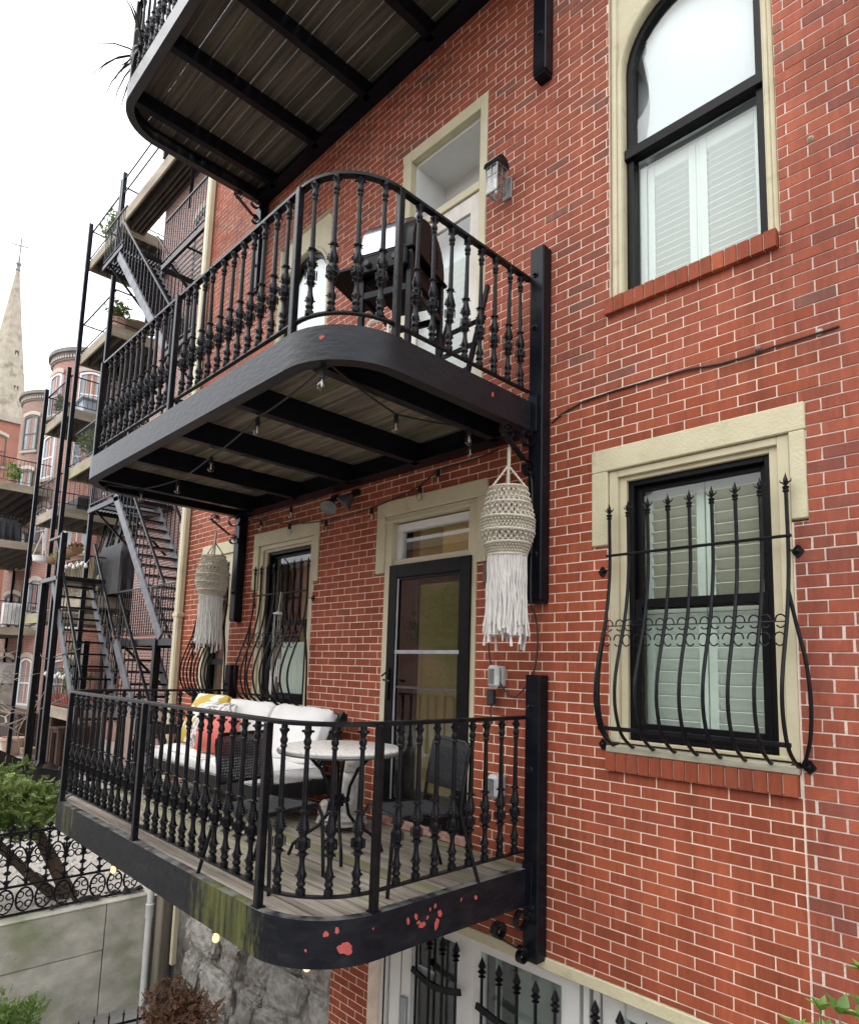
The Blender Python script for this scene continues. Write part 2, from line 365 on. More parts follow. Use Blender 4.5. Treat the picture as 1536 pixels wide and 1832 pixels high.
m_greypat = mat('grey_script_print', (.70,.68,.64), (.24,.22,.21), 26, .9, .2, 140, detail=3.0, contrast=(.52,.54))
m_rope = mat('black_rope', (.010,.010,.012), (.018,.018,.02), 20, .55, .4, 300)
m_terraz = mat('terrazzo', (.62,.60,.55), (.42,.40,.35), 45, .35, .05, 60, detail=4, contrast=(.52,.60))
m_macrame = mat('cotton_cord', (.62,.58,.48), (.52,.48,.38), 20, .95, .6, 220)
m_fringe = mat('cotton_fringe', (.70,.68,.64), (.60,.58,.53), 20, .95, .6, 220)
m_chrome = mat('chrome_lid', (.40,.42,.47), (.30,.32,.36), 3, .24, .02, 8, metal=1.0)
m_stone = mat('garden_stone', (.42,.40,.36), (.26,.25,.22), 22, .95, .8, 60)
m_paintred = mat('red_primer', (.46,.085,.07), (.38,.07,.06), 30, .8)
m_plasticwhite = mat('white_pvc', (.74,.74,.71), (.66,.66,.62), 3, .4, c3=(.5,.48,.42), c3scale=5, c3pos=(.6,.8))
m_bulb = glass_mat('bulb_glass', (.9,.9,.88), boost=2.2)
def lit_mat(name, c, e):
    m = bpy.data.materials.new(name); m.use_nodes = True; b = m.node_tree.nodes['Principled BSDF']
    b.inputs['Base Color'].default_value = (*c, 1); b.inputs['Emission Color'].default_value = (*c, 1); b.inputs['Emission Strength'].default_value = e; return m
m_lit = lit_mat('lit_bulb', (1.0,.58,.26), .75)
# ================================================================ GROUND
def ground():
    b = MB(); R = 260
    b.add([(-R,-R,-4.25),(R,-R,-4.25),(R,R,-4.25),(-R,R,-4.25)], [(0,1,2,3)])
    obj('ground', b, m_pave, kind='structure')
    b = MB(); b.box(-250, -9.1, -60, 40, -4.3, -3.1)
    obj('gravel_yard', b, m_gravel_ground, kind='structure')
ground()
# scattered stones on the yard near the fence: real relief
def gravel():
    b = MB(); rnd = random.Random(3)
    for _ in range(2600):
        x = -9.15-abs(rnd.gauss(0, 3.2)); y = rnd.uniform(-3.2, 1.2); r = rnd.uniform(.015, .045); a = rnd.uniform(0, 6.3)
        vs = []
        for k in range(5):
            t = a+k*2*PI/5; q = r*rnd.uniform(.7, 1.2); vs.append((x+q*math.cos(t), y+q*math.sin(t)*.8, -3.1+rnd.uniform(-.003,.006)))
        vs.append((x, y, -3.1+r*.8)); b.add(vs, [(k, (k+1) % 5, 5) for k in range(5)])
    obj('gravel', b, mat('gravel_stones', (.52,.485,.45), (.34,.315,.29), 4, .95, 0, rnd=.25, island=True), kind='stuff', label='pale gravel covering the yard behind the iron fence', category='gravel')
gravel()

# ================================================================ BRICK HOUSE
house = thing('brick_house', 'red brick row house with cream window surrounds carrying the three black iron balconies', 'house', (-4, 0, -4.25))
WX0, WX1, WZ0, WZ1 = -8.85, 1.4, -4.25, 8.2
OLDX = -1.148
# rectangles kept free of brick: x0, x1, z0, z1
DX = -4.51
HOLES = []
def win_low_holes(dx):
    return [(-2.38+dx,-1.066+dx,1.345,1.503), (-2.38+dx,-2.255+dx,.845,1.345), (-1.158+dx,-1.07+dx,.845,1.345), (-2.26+dx,-1.153+dx,-.482,1.345), (-2.276+dx,-1.162+dx,-.595,-.482)]
HOLES += win_low_holes(0)+win_low_holes(DX)
HOLES += [(-8.22,-7.28,1.345,1.503), (-8.12,-7.38,-1.28,1.345)]                         # narrow side window
def win_up_holes(dx): return [(-2.245+dx,-1.152+dx,2.555,5.05), (-2.27+dx,-1.162+dx,2.447,2.555)]
HOLES += win_up_holes(0)+win_up_holes(DX)
HOLES += [(-4.65,-3.315,1.365,1.507), (-4.65,-4.515,.846,1.365), (-3.425,-3.315,.846,1.365), (-4.527,-3.416,-1.235,1.365)]   # ground floor door
HOLES += [(-4.475,-3.398,1.95,4.945)]                                                     # upper door
HOLES += [(-4.54,-.4,-1.94,-1.855), (-4.54,-1.0,-4.25,-1.94)]                            # basement front
HOLES += [(-8.85,-5.06,-4.25,-1.75)]                                                      # rubble foundation
def in_hole(x, z): return any(h[0]-1e-6 < x < h[1]+1e-6 and h[2]-1e-6 < z < h[3]+1e-6 for h in HOLES)
def mortar(x0, x1, name, m, y=0.006):
    xs = sorted({x0, x1}|{v for h in HOLES for v in h[:2] if x0 < v < x1}); zs = sorted({WZ0, WZ1}|{v for h in HOLES for v in h[2:] if WZ0 < v < WZ1})
    b = MB()
    for j in range(len(zs)-1):
        run = None
        for i in range(len(xs)):
            free = i < len(xs)-1 and not in_hole((xs[i]+xs[i+1])/2, (zs[j]+zs[j+1])/2)
            if free and run is None: run = xs[i]
            if not free and run is not None:
                b.box(run, xs[i], y, .34, zs[j], zs[j+1]); run = None
    return obj(name, b, m, house)
wall = mortar(WX0, OLDX, 'wall', m_mortar, .0006)
wall_old = mortar(OLDX, WX1, 'wall', m_mortar_old, .0006)
wall_old['label'] = 'older brickwork with grey joints at the right'
# -------- bricks
CH = .0677; PH = .489-.0035
def view_px(x, y, z):
    v = M4.inverted() @ Vector((x, y, z))
    if v.z > -.1: return None
    f = 1182.285; return (767.65-f*v.x/v.z, 1048.04+f*v.y/v.z)     # v.z < 0 in front
def brick_list():
    out = []; rnd = random.Random(11)
    k0 = int((WZ0-PH)/CH); k1 = int((WZ1-PH)/CH)
    for k in range(k0, k1):
        z0 = PH+k*CH; zc = z0+CH/2
        for zone in (0, 1):
            if zone and zc > .86: continue
            xa, xb = (WX0, OLDX-.005 if zc <= .86 else WX1) if zone == 0 else (OLDX+.006, WX1)
            pitch = .2115; off = -2.58+(0 if k % 2 else .106)
            jt = .0080 if zone == 0 else .0088
            x = off+math.floor((xa-off)/pitch)*pitch+(rnd.uniform(-.012,.012) if zone else rnd.uniform(-.005,.005))
            if zone and k % 7 == 3: x += .05
            while x < xb:
                p = pitch*(.5 if zone and k % 7 == 3 else 1)
                wj = jt+(rnd.choice((0,0,0,.003,.007)) if zone else max(0, rnd.gauss(0,.0008)))
                a, b_ = max(x+jt/2+(rnd.uniform(-.004,.004) if zone else 0), xa), min(x+p-wj/2, xb)
                x += p
                segs = [(a, b_, z0+.0035, z0+CH-.0035)]
                for h in HOLES:
                    ns = []
                    for (s0, s1, t0, t1) in segs:
                        if h[1] <= s0 or h[0] >= s1 or h[3] <= t0 or h[2] >= t1: ns.append((s0, s1, t0, t1)); continue
                        if s0 < h[0]: ns.append((s0, h[0]-.002, t0, t1))
                        if s1 > h[1]: ns.append((h[1]+.002, s1, t0, t1))
                        if t0 < h[2]: ns.append((max(s0, h[0]-.002), min(s1, h[1]+.002), t0, h[2]-.002))
                        if t1 > h[3]: ns.append((max(s0, h[0]-.002), min(s1, h[1]+.002), h[3]+.002, t1))
                    segs = ns
                for (s0, s1, t0, t1) in segs:
                    if s1-s0 > .008 and t1-t0 > .012: out.append((s0, s1, t0, t1, zone))
    return out
BR = brick_list(); sc = []
for i, (s0, s1, t0, t1, zn) in enumerate(BR):
    q = [view_px(x, 0, z) for x in (s0, s1) for z in (t0, t1)]
    if None in q: continue
    cx = sum(p[0] for p in q)/4; cy = sum(p[1] for p in q)/4
    if -20 < cx < 1556 and -20 < cy < 1852:
        w_ = abs(q[2][0]-q[0][0]); h_ = abs(q[1][1]-q[0][1]); sc.append((w_*h_, i))
sc.sort(reverse=True); near = {i for _, i in sc[:296]}
def unit_brick(seed, m):
    r = random.Random(seed); b = MB(); b.bbox(-.5, .5, -.5, .5, -.5, .5, .03)
    b.v = [(x*(1+r.uniform(-.006,.006)), y+r.uniform(-.02,.02), z*(1+r.uniform(-.03,.03))) for x, y, z in b.v]
    # soften the chamfer lengthwise so that it is about 2 mm on the real brick
    b.v = [((.5-(.5-abs(x))*.35)*(1 if x > 0 else -1), y, z) for x, y, z in b.v]
    return b.mesh('brick', m)
BV = {0: [unit_brick(s, m_brick) for s in range(5)], 1: [unit_brick(s+9, m_old) for s in range(5)], 2: [unit_brick(s+20, m_up) for s in range(5)]}
rest = {0: MB(), 1: MB(), 2: MB()}; rnd = random.Random(5)
for i, (s0, s1, t0, t1, zn) in enumerate(BR):
    key = 1 if zn or (s0 > OLDX and rnd.random() < .6) else (2 if t0 > 1.9+rnd.uniform(-.25,.25) or (s0 > OLDX) else 0)
    jit = .0010 if key == 0 else .0014
    dy = -abs(rnd.gauss(0, jit))+.0004
    if i in near:
        inst('brick', BV[key][rnd.randrange(5)], wall_old if s0 > OLDX else wall, ((s0+s1)/2, .016+dy, (t0+t1)/2), (rnd.gauss(0,.004), 0, rnd.gauss(0,.004)), (s1-s0, .036, t1-t0))
    else:
        b = rest[key]; n0 = len(b.v)
        b.bbox(s0, s1, -.002+dy, .03, t0, t1, .0026)
        tl = rnd.gauss(0, .005 if key else .004)
        b.v[n0:] = [(x+rnd.gauss(0,.0009), y, z+(x-(s0+s1)/2)*tl*(.6 if key != 1 else .8)+rnd.gauss(0,.0007)) for x, y, z in b.v[n0:]]
for k, nm in ((0, 'brick_field'), (1, 'brick_field'), (2, 'brick_field')):
    obj(nm, rest[k], (m_brick, m_old, m_up)[k], wall_old if k == 1 else wall, kind='stuff')
# return of the house wall at its far corner and at the back of openings
b = MB(); b.box(-8.848, -8.6, .345, 2.2, -4.25, 8.2); obj('side_wall', b, m_brick, house)
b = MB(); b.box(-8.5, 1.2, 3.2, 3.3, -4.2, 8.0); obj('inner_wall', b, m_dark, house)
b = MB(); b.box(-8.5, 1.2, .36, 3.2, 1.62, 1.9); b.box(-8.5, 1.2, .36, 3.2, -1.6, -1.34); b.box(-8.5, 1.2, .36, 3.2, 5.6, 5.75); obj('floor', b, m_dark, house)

# -------- windows, lower kind (rectangular, lintel with ears)
def sill_bricks(par, x0, x1, z0, z1, y0, m=m_brick, n=15):
    w = (x1-x0)/n
    b = MB(); b.box(x0+.01, x1-.01, y0+.012, .06, z0+.008, z1-.006); obj('sill_bed', b, m_mortar, par)
    for k in range(n):
        inst('sill_brick', BV[0][k % 5], par, (x0+w*(k+.5), (y0+.05)/2, (z0+z1)/2), (0, PI/2, 0), (z1-z0-.002, .05-y0, w-.008))
def louvers(par, x0, x1, z0, z1, n, y, m, tilt, wd=.068, th=.008):
    b = MB(); b.bbox(-.5, .5, -wd/2, wd/2, -th/2, th/2, .003); me = b.mesh('louver', m)
    for k in range(n):
        inst('louver', me, par, ((x0+x1)/2, y, z0+(z1-z0)*(k+.5)/n), (tilt, 0, 0), (x1-x0, 1, 1))
def frame_rect(b, x0, x1, z0, z1, w, y0, y1, wt=None, wb=None, br=None):
    wt = wt or w; wb = wb or w
    b.bbox(x0, x0+w, y0, y1, z0, z1, .003); b.bbox(x1-w, x1, y0, y1, z0, z1, .003)
    b.bbox(x0+w, x1-w, y0+.001, y1-.001, z1-wt, z1, .003); b.bbox(x0+w, x1-w, y0+.001, y1-.001, z0, z0+wb, .003)
def pane(par, x0, x1, z0, z1, y, m=None):
    b = MB(); b.box(x0, x1, y, y+.004, z0, z1); return obj('pane', b, m or m_glass, par)
def lower_window(dx, right):
    w = MB()      # cream casing set inside the opening
    frame_rect(w, -2.258+dx, -1.155+dx, -.42, 1.343, .062, .004, .10, .045, .02)
    frame_rect(w, -2.196+dx, -1.217+dx, -.42, 1.298, .05, .03, .12, .03, .02)
    win = obj('window', w, m_cream_smooth, house)
    b = MB(); b.bbox(-2.38+dx, -1.066+dx, -.018, .1, 1.347, 1.503, .006)
    b.bbox(-2.38+dx, -2.262+dx, -.017, .1, .846, 1.3465, .006); b.bbox(-1.151+dx, -1.07+dx, -.017, .1, .858, 1.3465, .006)
    obj('lintel', b, m_cream, win)
    b = MB(); b.bbox(-2.27+dx, -1.156+dx, -.03, .12, -.482, -.44, .005); b.add([(-2.2+dx,-.02,-.4395),(-1.2+dx,-.02,-.4395),(-1.2+dx,.1,-.415),(-2.2+dx,.1,-.415)], [(0,1,2,3)])
    obj('sill', b, mat('worn_sill', (.42,.40,.30), (.25,.23,.17), 14, .85, .4, 40, stretch=(.2,1,1)), win)
    sill_bricks(win, -2.276+dx, -1.162+dx, -.595, -.483, -.035)
    b = MB(); frame_rect(b, -2.146+dx, -1.267+dx, -.415, 1.268, .036, .055, .14)
    fr = obj('frame', b, m_blackgloss, win)
    b = MB(); frame_rect(b, -2.11+dx, -1.303+dx, .42, 1.232, .036, .10, .135, .036, .04); obj('sash', b, m_blackgloss, win)
    b = MB(); frame_rect(b, -2.11+dx, -1.303+dx, -.379, .485, .045, .062, .098, .055, .085)
    b.box(-1.75+dx, -1.69+dx, .052, .062, -.36, -.335); obj('sash', b, m_blackgloss, win)
    pane(win, -2.075+dx, -1.338+dx, .458, 1.198, .115); pane(win, -2.066+dx, -1.347+dx, -.296, .432, .08)
    if right:
        b = MB()
        for (a, c) in ((-2.10, -1.705), (-1.697, -1.30)):
            frame_rect(b, a+dx, c+dx, .40, 1.22, .052, .19, .22, .06, .03); frame_rect(b, a+dx, c+dx, -.39, .395, .052, .19, .22, .06, .05)
        sh = obj('shutter', b, m_sage, win)
        for (a, c) in ((-2.05, -1.757), (-1.645, -1.352)):
            louvers(win, a+dx, c+dx, .43, 1.16, 10, .205, m_tanslat, math.radians(-52), .082)
            louvers(win, a+dx, c+dx, -.34, .335, 9, .205, m_sage, math.radians(-66), .08)
        b = MB(); b.box(-2.2+dx, -1.2+dx, .30, .31, -.42, 1.3); obj('curtain', b, m_tanslat, win)
    else:
        b = MB(); b.box(-1.95+dx, -1.34+dx, .17, .18, -.36, .25)
        for k in range(20): b.box(-1.95+dx, -1.34+dx, .165, .172, -.35+k*.03, -.333+k*.03)
        obj('blind', b, m_sage, win)
        b = MB(); b.box(-2.1+dx, -1.75+dx, .5, .51, -.42, 1.3); obj('curtain', b, m_ochre, win)
    return win
winB = lower_window(0, True); winB['label'] = 'window with pale shutters behind the glass'
winA = lower_window(DX, False); winA['label'] = 'window behind the sofa'
# narrow window near the far corner
w = MB(); frame_rect(w, -8.12, -7.38, -1.28, 1.343, .1, .0, .12); winC = obj('window', w, m_cream_smooth, house)
b = MB(); b.bbox(-8.22, -7.28, -.018, .1, 1.347, 1.503, .006); obj('lintel', b, m_cream, winC)
b = MB(); frame_rect(b, -8.02, -7.48, -1.2, 1.24, .06, .06, .14); b.box(-7.96, -7.54, .06, .12, -.02, .05); obj('frame', b, m_blackgloss, winC)
pane(winC, -7.96, -7.54, -1.14, 1.18, .1)

# -------- tall arched windows
def arch_pts(cx, r, z, n=18): return [(cx+r*math.cos(PI-PI*k/n), z+r*math.sin(PI-PI*k/n)) for k in range(n+1)]
def upper_window(dx):
    x0, x1 = -2.243+dx, -1.154+dx; cx = -1.69+dx; zs = 4.28; R = .462
    # cream surround with an arched opening: outer rectangle minus arch, extruded
    b = MB(); P = arch_pts(cx, R+.0, zs); yf, yb = .034, .20
    out_l = [(x0, 2.556), (x0, 5.04)]; out_r = [(x1, 5.04), (x1, 2.556)]
    inner = [(cx-R, 2.556)]+P+[(cx+R, 2.556)]
    outer = []
    for (px, pz) in inner:      # matching point on the outer rectangle
        if pz <= zs: outer.append((x0 if px < cx else x1, pz))
        else:
            a = math.atan2(pz-zs, px-cx); hx = (x1-cx) if math.cos(a) > 0 else (cx-x0); t = min(hx/max(abs(math.cos(a)), 1e-6), (5.04-zs)/max(math.sin(a), 1e-6))
            outer.append((cx+t*math.cos(a), zs+t*math.sin(a)))
    n = len(inner); vs = []
    for q in (inner, outer):
        for y in (yf, yb): vs += [(p[0], y, p[1]) for p in q]
    fs = []
    for i in range(n-1):
        fs += [(i, i+1, 2*n+i+1, 2*n+i), (i, n+i, n+i+1, i+1), (2*n+i, 2*n+i+1, 3*n+i+1, 3*n+i)]
    b.add(vs, fs)
    win = obj('window', b, m_cream, house)
    # roll moulding round the opening, and a flat outer fillet
    b = MB(); path = [(cx-R-.022, .03, 2.556)]+[(p[0], .03, p[1]) for p in arch_pts(cx, R+.022, zs)]+[(cx+R+.022, .03, 2.556)]
    b.tube(path, .02, 8)
    path = [(x0+.03, .03, 2.556), (x0+.03, .03, 4.5), (x0+.03, .03, 5.0)]; b.tube(path, .024, 8); b.tube([(x1-.022, .03, 2.556), (x1-.022, .03, 5.0)], .016, 8)
    obj('moulding', b, m_cream, win, smooth=True)
    sill_bricks(win, -2.27+dx, -1.162+dx, 2.447, 2.557, -.04)
    b = MB(); ri = R-.004; rr = ri-.05
    A = [(cx-ri, 2.56)]+arch_pts(cx, ri, zs)+[(cx+ri, 2.56)]; B = [(cx-rr, 2.56)]+arch_pts(cx, rr, zs)+[(cx+rr, 2.56)]; m = len(A); vs = []
    for q in (A, B):
        for y in (.075, .15): vs += [(p[0], y, p[1]) for p in q]
    fs = []
    for i in range(m-1): fs += [(i, i+1, 2*m+i+1, 2*m+i), (2*m+i, 3*m+i, 3*m+i+1, 2*m+i+1), (i, m+i, m+i+1, i+1)]
    b.add(vs, fs); obj('frame', b, m_blackgloss, win)
    b = MB(); b.bbox(cx-R-.012, cx+R+.012, .045, .10, 3.592, 3.672, .006); b.bbox(cx-R, cx+R, .085, .14, 3.60, 3.70, .004); obj('meeting_rail', b, m_blackgloss, win)
    b = MB(); P = [(cx-rr, 3.69)]+arch_pts(cx, rr, zs)+[(cx+rr, 3.69)]; b.prism(P, .004, 'y', .105); obj('pane', b, m_glass, win)
    pane(win, cx-rr, cx+rr, 2.56, 3.60, .125)
    # cloth shade behind the upper sash, curved at left to imitate a reflected building
    vs = []; fs = []; NU, NV = 14, 16
    for j in range(NV+1):
        t = j/NV; z = 3.62+t*1.12
        xl = cx-rr+.02+.055*math.sin(PI*min(1, t*1.1+.05))**2
        for i in range(NU+1):
            s_ = i/NU; x = xl+(cx+rr+.05-xl)*s_; vs.append((x, .165+.010*math.sin(s_*5+t*4)+.012*math.sin(t*7+s_*2), z))
    for j in range(NV):
        for i in range(NU): a = j*(NU+1)+i; fs.append((a, a+1, a+NU+2, a+NU+1))
    b = MB(); b.add(vs, fs); obj('shade', b, m_blind, win, smooth=True)
    b = MB()
    frame_rect(b, cx-rr+.055, cx-.012, 2.55, 3.545, .05, .17, .20, .09, .07); frame_rect(b, cx+.012, cx+rr, 2.55, 3.545, .05, .17, .20, .09, .07)
    b.box(cx-.011, cx+.011, .175, .198, 2.55, 3.545); b.box(cx-rr, cx-rr+.05, .16, .21, 2.55, 3.6)
    obj('shutter', b, m_slat, win)
    for (a, c) in ((cx-rr+.106, cx-.063), (cx+.063, cx+rr-.051)): louvers(win, a, c, 2.62, 3.455, 17, .187, m_slat, math.radians(-60), .058, .007)
    b = MB(); b.box(cx-rr-.1, cx+rr, .26, .27, 2.5, 4.78); obj('curtain', b, m_blind, win)  # upper part added behind the shade to grey the imitated reflection
    return win
winU = upper_window(0); winU['label'] = 'tall arched window with a white shade above white shutters'
winV = upper_window(DX); winV['label'] = 'arched window behind the balcony rail'

# -------- ground floor door
d = MB(); frame_rect(d, -4.527, -3.418, -1.30, 1.363, .085, -.006, .12, .06, .02)
d.bbox(-4.545, -3.40, -.02, .05, 1.305, 1.33, .004); d.bbox(-4.442, -3.503, .02, .1, .905, .96, .003)
door = obj('doorway', d, m_cream_smooth, house)
b = MB(); b.bbox(-4.65, -3.315, -.02, .1, 1.367, 1.507, .005); b.bbox(-4.65, -4.53, -.018, .1, .85, 1.3665, .005); b.bbox(-3.413, -3.315, -.018, .1, .843, 1.3665, .005); obj('lintel', b, m_cream, door)
b = MB(); frame_rect(b, -4.44, -3.50, .95, 1.29, .06, .05, .12, .07, .02); obj('transom_frame', b, m_white, door); pane(door, -4.38, -3.56, .97, 1.22, .085)
b = MB(); frame_rect(b, -4.437, -3.463, -1.225, .905, .105, -.028, .018, .115, .135); frame_rect(b, -4.337, -3.563, -1.10, .795, .03, -.015, .014)
storm = obj('storm_door', b, m_blackgloss, door)
b = MB(); b.bbox(-4.335, -3.565, -.024, .012, .125, .158, .003); b.box(-4.33, -4.312, -.02, .012, -1.09, .78); obj('glazing_bar', b, m_galv, door)
b = MB(); b.box(-4.31, -3.59, -.012, .005, -.165, -.148); obj('push_bar', b, mat('dull_bar', (.10,.10,.10), (.07,.07,.07), 8, .45, metal=.5), door)
pane(door, -4.31, -3.59, .155, .77, .0, m_glass_door); pane(door, -4.31, -3.59, -1.08, .127, -.004, m_glass_door)
b = MB(); b.bbox(-4.412, -4.378, -.045, -.028, -.27, .0, .004); b.tube([(-4.395,-.045,-.10),(-4.395,-.085,-.10),(-4.30,-.09,-.11)], .009, 6); b.tube([(-4.395,-.03,-.02),(-4.46,-.05,-.07)], .008, 6); obj('handle', b, m_black, door)
b = MB(); frame_rect(b, -4.43, -3.47, -1.24, .9, .2, .12, .17, .16, .22); obj('inner_door', b, mat('dark_door_paint', (.018,.016,.016), (.03,.026,.024), 3, .4), door)
pane(door, -4.23, -3.67, -1.02, .74, .145)
b = MB(); b.box(-4.9, -3.2, 1.9, 1.95, -1.3, 1.6); b.box(-4.02, -3.3, .22, .25, .93, 1.6); b.box(-4.6, -4.5, .4, 1.9, -1.3, 1.6); b.box(-3.9, -3.75, 1.75, 1.9, -1.3, 1.6); obj('hall_wall', b, m_ochre, door)  # near panel added close behind the transom to brighten its ochre view
b = MB(); b.box(-4.6, -4.18, 1.1, 1.14, -1.3, 1.55); obj('hall_panel', b, mat('hall_brown', (.12,.07,.045), (.1,.06,.04), 3, .5), door)
b = MB(); b.bbox(-4.47, -3.44, -.045, .1, -1.30, -1.237, .004); obj('threshold', b, mat('flaking_threshold', (.50,.36,.30), (.34,.11,.085), 12, .9, .4, 40, c3=(.6,.55,.5), c3scale=6), door)
# -------- upper door with deep transom
d = MB(); b = d
b.bbox(-4.473, -4.36, -.012, .06, 1.95, 4.943, .005); b.bbox(-3.478, -3.40, -.012, .06, 1.95, 4.943, .005); b.bbox(-4.36, -3.478, -.011, .06, 4.83, 4.943, .005); b.bbox(-4.36, -3.478, -.008, .05, 4.075, 4.15, .004)
udoor = obj('doorway', d, m_cream_smooth, house); udoor['label'] = 'upper doorway with a deep open transom'
b = MB(); b.box(-4.40, -4.345, .06, .46, 4.15, 4.85); b.box(-3.49, -3.44, .06, .46, 4.15, 4.85); b.box(-4.345, -3.49, .06, .46, 4.80, 4.85); b.box(-4.345, -3.49, .06, .46, 4.10, 4.15)
b.box(-4.345, -3.49, .45, .46, 4.48, 4.80); obj('transom_reveal', b, m_white, udoor)
b = MB(); b.box(-4.34, -3.49, .40, .405, 4.15, 4.48); obj('pane', b, m_glass, udoor)
b = MB(); frame_rect(b, -4.35, -3.482, 1.95, 4.07, .11, .012, .055, .15, .2); obj('door_leaf', b, m_white_old, udoor)
pane(udoor, -4.24, -3.592, 2.15, 3.92, .03)
b = MB(); b.box(-4.24, -3.59, .2, .21, 3.45, 3.92); obj('curtain', b, m_blind, udoor)
louvers(udoor, -4.23, -3.60, 2.16, 3.6, 22, .10, m_slat, math.radians(-58), .07, .006)
# -------- basement front
b = MB(); b.bbox(-4.54, -.35, -.012, .30, -1.935, -1.857, .006); base = obj('basement_front', b, m_cream, house)
b = MB(); Y0, Y1 = .13, .22
for (a, c) in ((-4.54,-4.46), (-4.43,-4.30), (-4.27,-4.16), (-3.66,-3.50), (-3.50,-3.42), (-2.71,-2.57), (-2.545,-2.50), (-2.47,-2.42), (-2.40,-2.25), (-1.55,-1.4)):
    b.bbox(a, c, Y0+(hash((a,)) % 3)*.006, Y1, -4.25, -1.99, .004)
b.bbox(-4.54, -.8, Y0-.03, Y1, -1.99, -1.936, .004); b.bbox(-4.16, -3.66, Y0+.012, Y1, -2.09, -1.99, .004); b.bbox(-3.42, -2.71, Y0+.012, Y1, -2.07, -1.99, .004); b.bbox(-2.25, -1.55, Y0+.03, Y1, -2.11, -1.99, .004)
b.bbox(-3.42, -2.71, Y0+.01, Y1, -3.4, -3.3, .004); b.bbox(-4.16, -3.66, Y0+.01, Y1, -4.25, -3.4, .004)
obj('frame', b, m_white, base)
for (a, c) in ((-4.16,-3.66), (-3.42,-2.71), (-2.25,-1.55)): pane(base, a, c, -4.2, -2.06, .19)
b = MB(); b.box(-4.5, -1.0, .75, .8, -4.25, -1.95); obj('curtain', b, mat('green_grey_room', (.10,.12,.11), (.16,.18,.17), 3, .8), base)
b = MB(); b.box(-3.36, -3.30, .24, .25, -4.2, -2.0); b.box(-3.2, -2.75, .3, .31, -3.3, -2.0); obj('inner_blind', b, mat('soft_blind', (.34,.38,.36), (.26,.30,.28), 3, .7), base)
def spear(b, x, y, z0, z1, s=1.0):
    b.bar((x,y,z0), (x,y,z1-.08*s), .016*s)
    b.lathe([(.006,0),(.028,.012),(.010,.022),(.016,.03),(.034,.045),(.012,.06),(.02,.066),(.03,.082),(.018,.11),(.0,.15)], 8, (x, y, z1-.16*s))
def door_bars(x0, x1, n, zt):
    g = MB()
    for k in range(n): spear(g, x0+(x1-x0)*k/(n-1), .085, -4.2, zt)
    obj('iron_bar', g, m_black, base)
    g = MB(); pts = [(x0-.05+(x1-x0+.1)*i/10, .085, zt-.36-.05*math.sin(PI*i/10)) for i in range(11)]
    for i in range(10): g.bar(pts[i], pts[i+1], .02, .045)
    obj('cross_bar', g, m_black, base)
door_bars(-4.05, -3.62, 4, -2.03); door_bars(-3.36, -2.72, 5, -2.06); door_bars(-2.42, -1.55, 6, -2.02)
b = MB(); b.bbox(-4.25, -4.18, .10, .13, -2.95, -2.65, .008); obj('keypad_lock', b, m_galv, base)
b = MB(); b.tube([(-4.45, .1, -1.95), (-4.45, .1, -4.2)], .008, 6); obj('wire', b, m_rubber, base)
# brick reveal of the basement pier (faces +X)
b = MB(); rnd = random.Random(8)
k = 0; z = -4.25
while z < -1.95:
    if k % 2: L_ = [(.006, .128)]
    else: L_ = [(.006, .05), (.057, .128)]
    for (a, c) in L_: b.bbox(-4.56, -4.5435+rnd.gauss(0,.001), a, c, z+.003, z+CH-.0035, .0025)
    z += CH; k += 1
obj('reveal_brick', b, m_brick, base, kind='stuff')
# -------- rubble foundation under the lower balcony
def rubble():
    # rough smeared backing between the stones
    rnd = random.Random(21); NX, NZ = 76, 52; vs = []; fs = []
    for j in range(NZ+1):
        for i in range(NX+1):
            x = -8.0+2.95*i/NX; z = -4.25+2.5*j/NZ
            d = .03*math.sin(7*x+3*z)+.025*math.sin(13*z-5*x+1)+.016*math.sin(29*x+17*z)+rnd.uniform(-.014,.014)
            vs.append((x, .045+d, z))
    for j in range(NZ):
        for i in range(NX): a = j*(NX+1)+i; fs.append((a, a+1, a+NX+2, a+NX+1))
    base_ = MB(); base_.add(vs, fs); base_.box(-8.84, -8.0, .30, .34, -4.25, -1.75); base_.box(-8.0, -5.06, .16, .34, -4.25, -1.75); par = obj('foundation', base_, m_rubble, house)
    z = -4.3; variants = []
    for s in range(8):
        bm = bmesh.new(); bmesh.ops.create_icosphere(bm, subdivisions=4, radius=.5); r = random.Random(40+s)
        ph = [r.uniform(0, 6) for _ in range(9)]
        for v in bm.verts:
            p = v.co; q = Vector((abs(p.x)**.42*math.copysign(1,p.x), abs(p.y)**.8*math.copysign(1,p.y), abs(p.z)**.42*math.copysign(1,p.z)))*.56
            d = .07*math.sin(5*p.x+ph[0])*math.sin(6*p.z+ph[1])+.05*math.sin(14*p.x+ph[2]+9*p.z)+.04*math.sin(23*p.z+ph[3]+11*p.y)+.03*math.sin(41*p.x+ph[4]-17*p.z)+r.uniform(-.022,.022)
            v.co = q*(1+d)
        me = bpy.data.meshes.new('stone'); bm.to_mesh(me); bm.free(); me.materials.append(m_rubble); variants.append(me)
    while z < -1.95:
        h = rnd.uniform(.22, .5); x = -8.0+rnd.uniform(-.1, 0)
        while x < -5.15:
            w_ = min(rnd.uniform(.35, 1.1), -5.02-x)
            if w_ < .12: break
            inst('stone', variants[rnd.randrange(8)], par, (x+w_/2, .07+rnd.uniform(-.05,.04), z+h/2+rnd.uniform(-.03,.03)), (rnd.uniform(-.12,.12), rnd.uniform(-.14,.14), rnd.uniform(-.1,.1)), (w_*1.0, .26, h*1.0)); x += w_
        z += h
rubble()
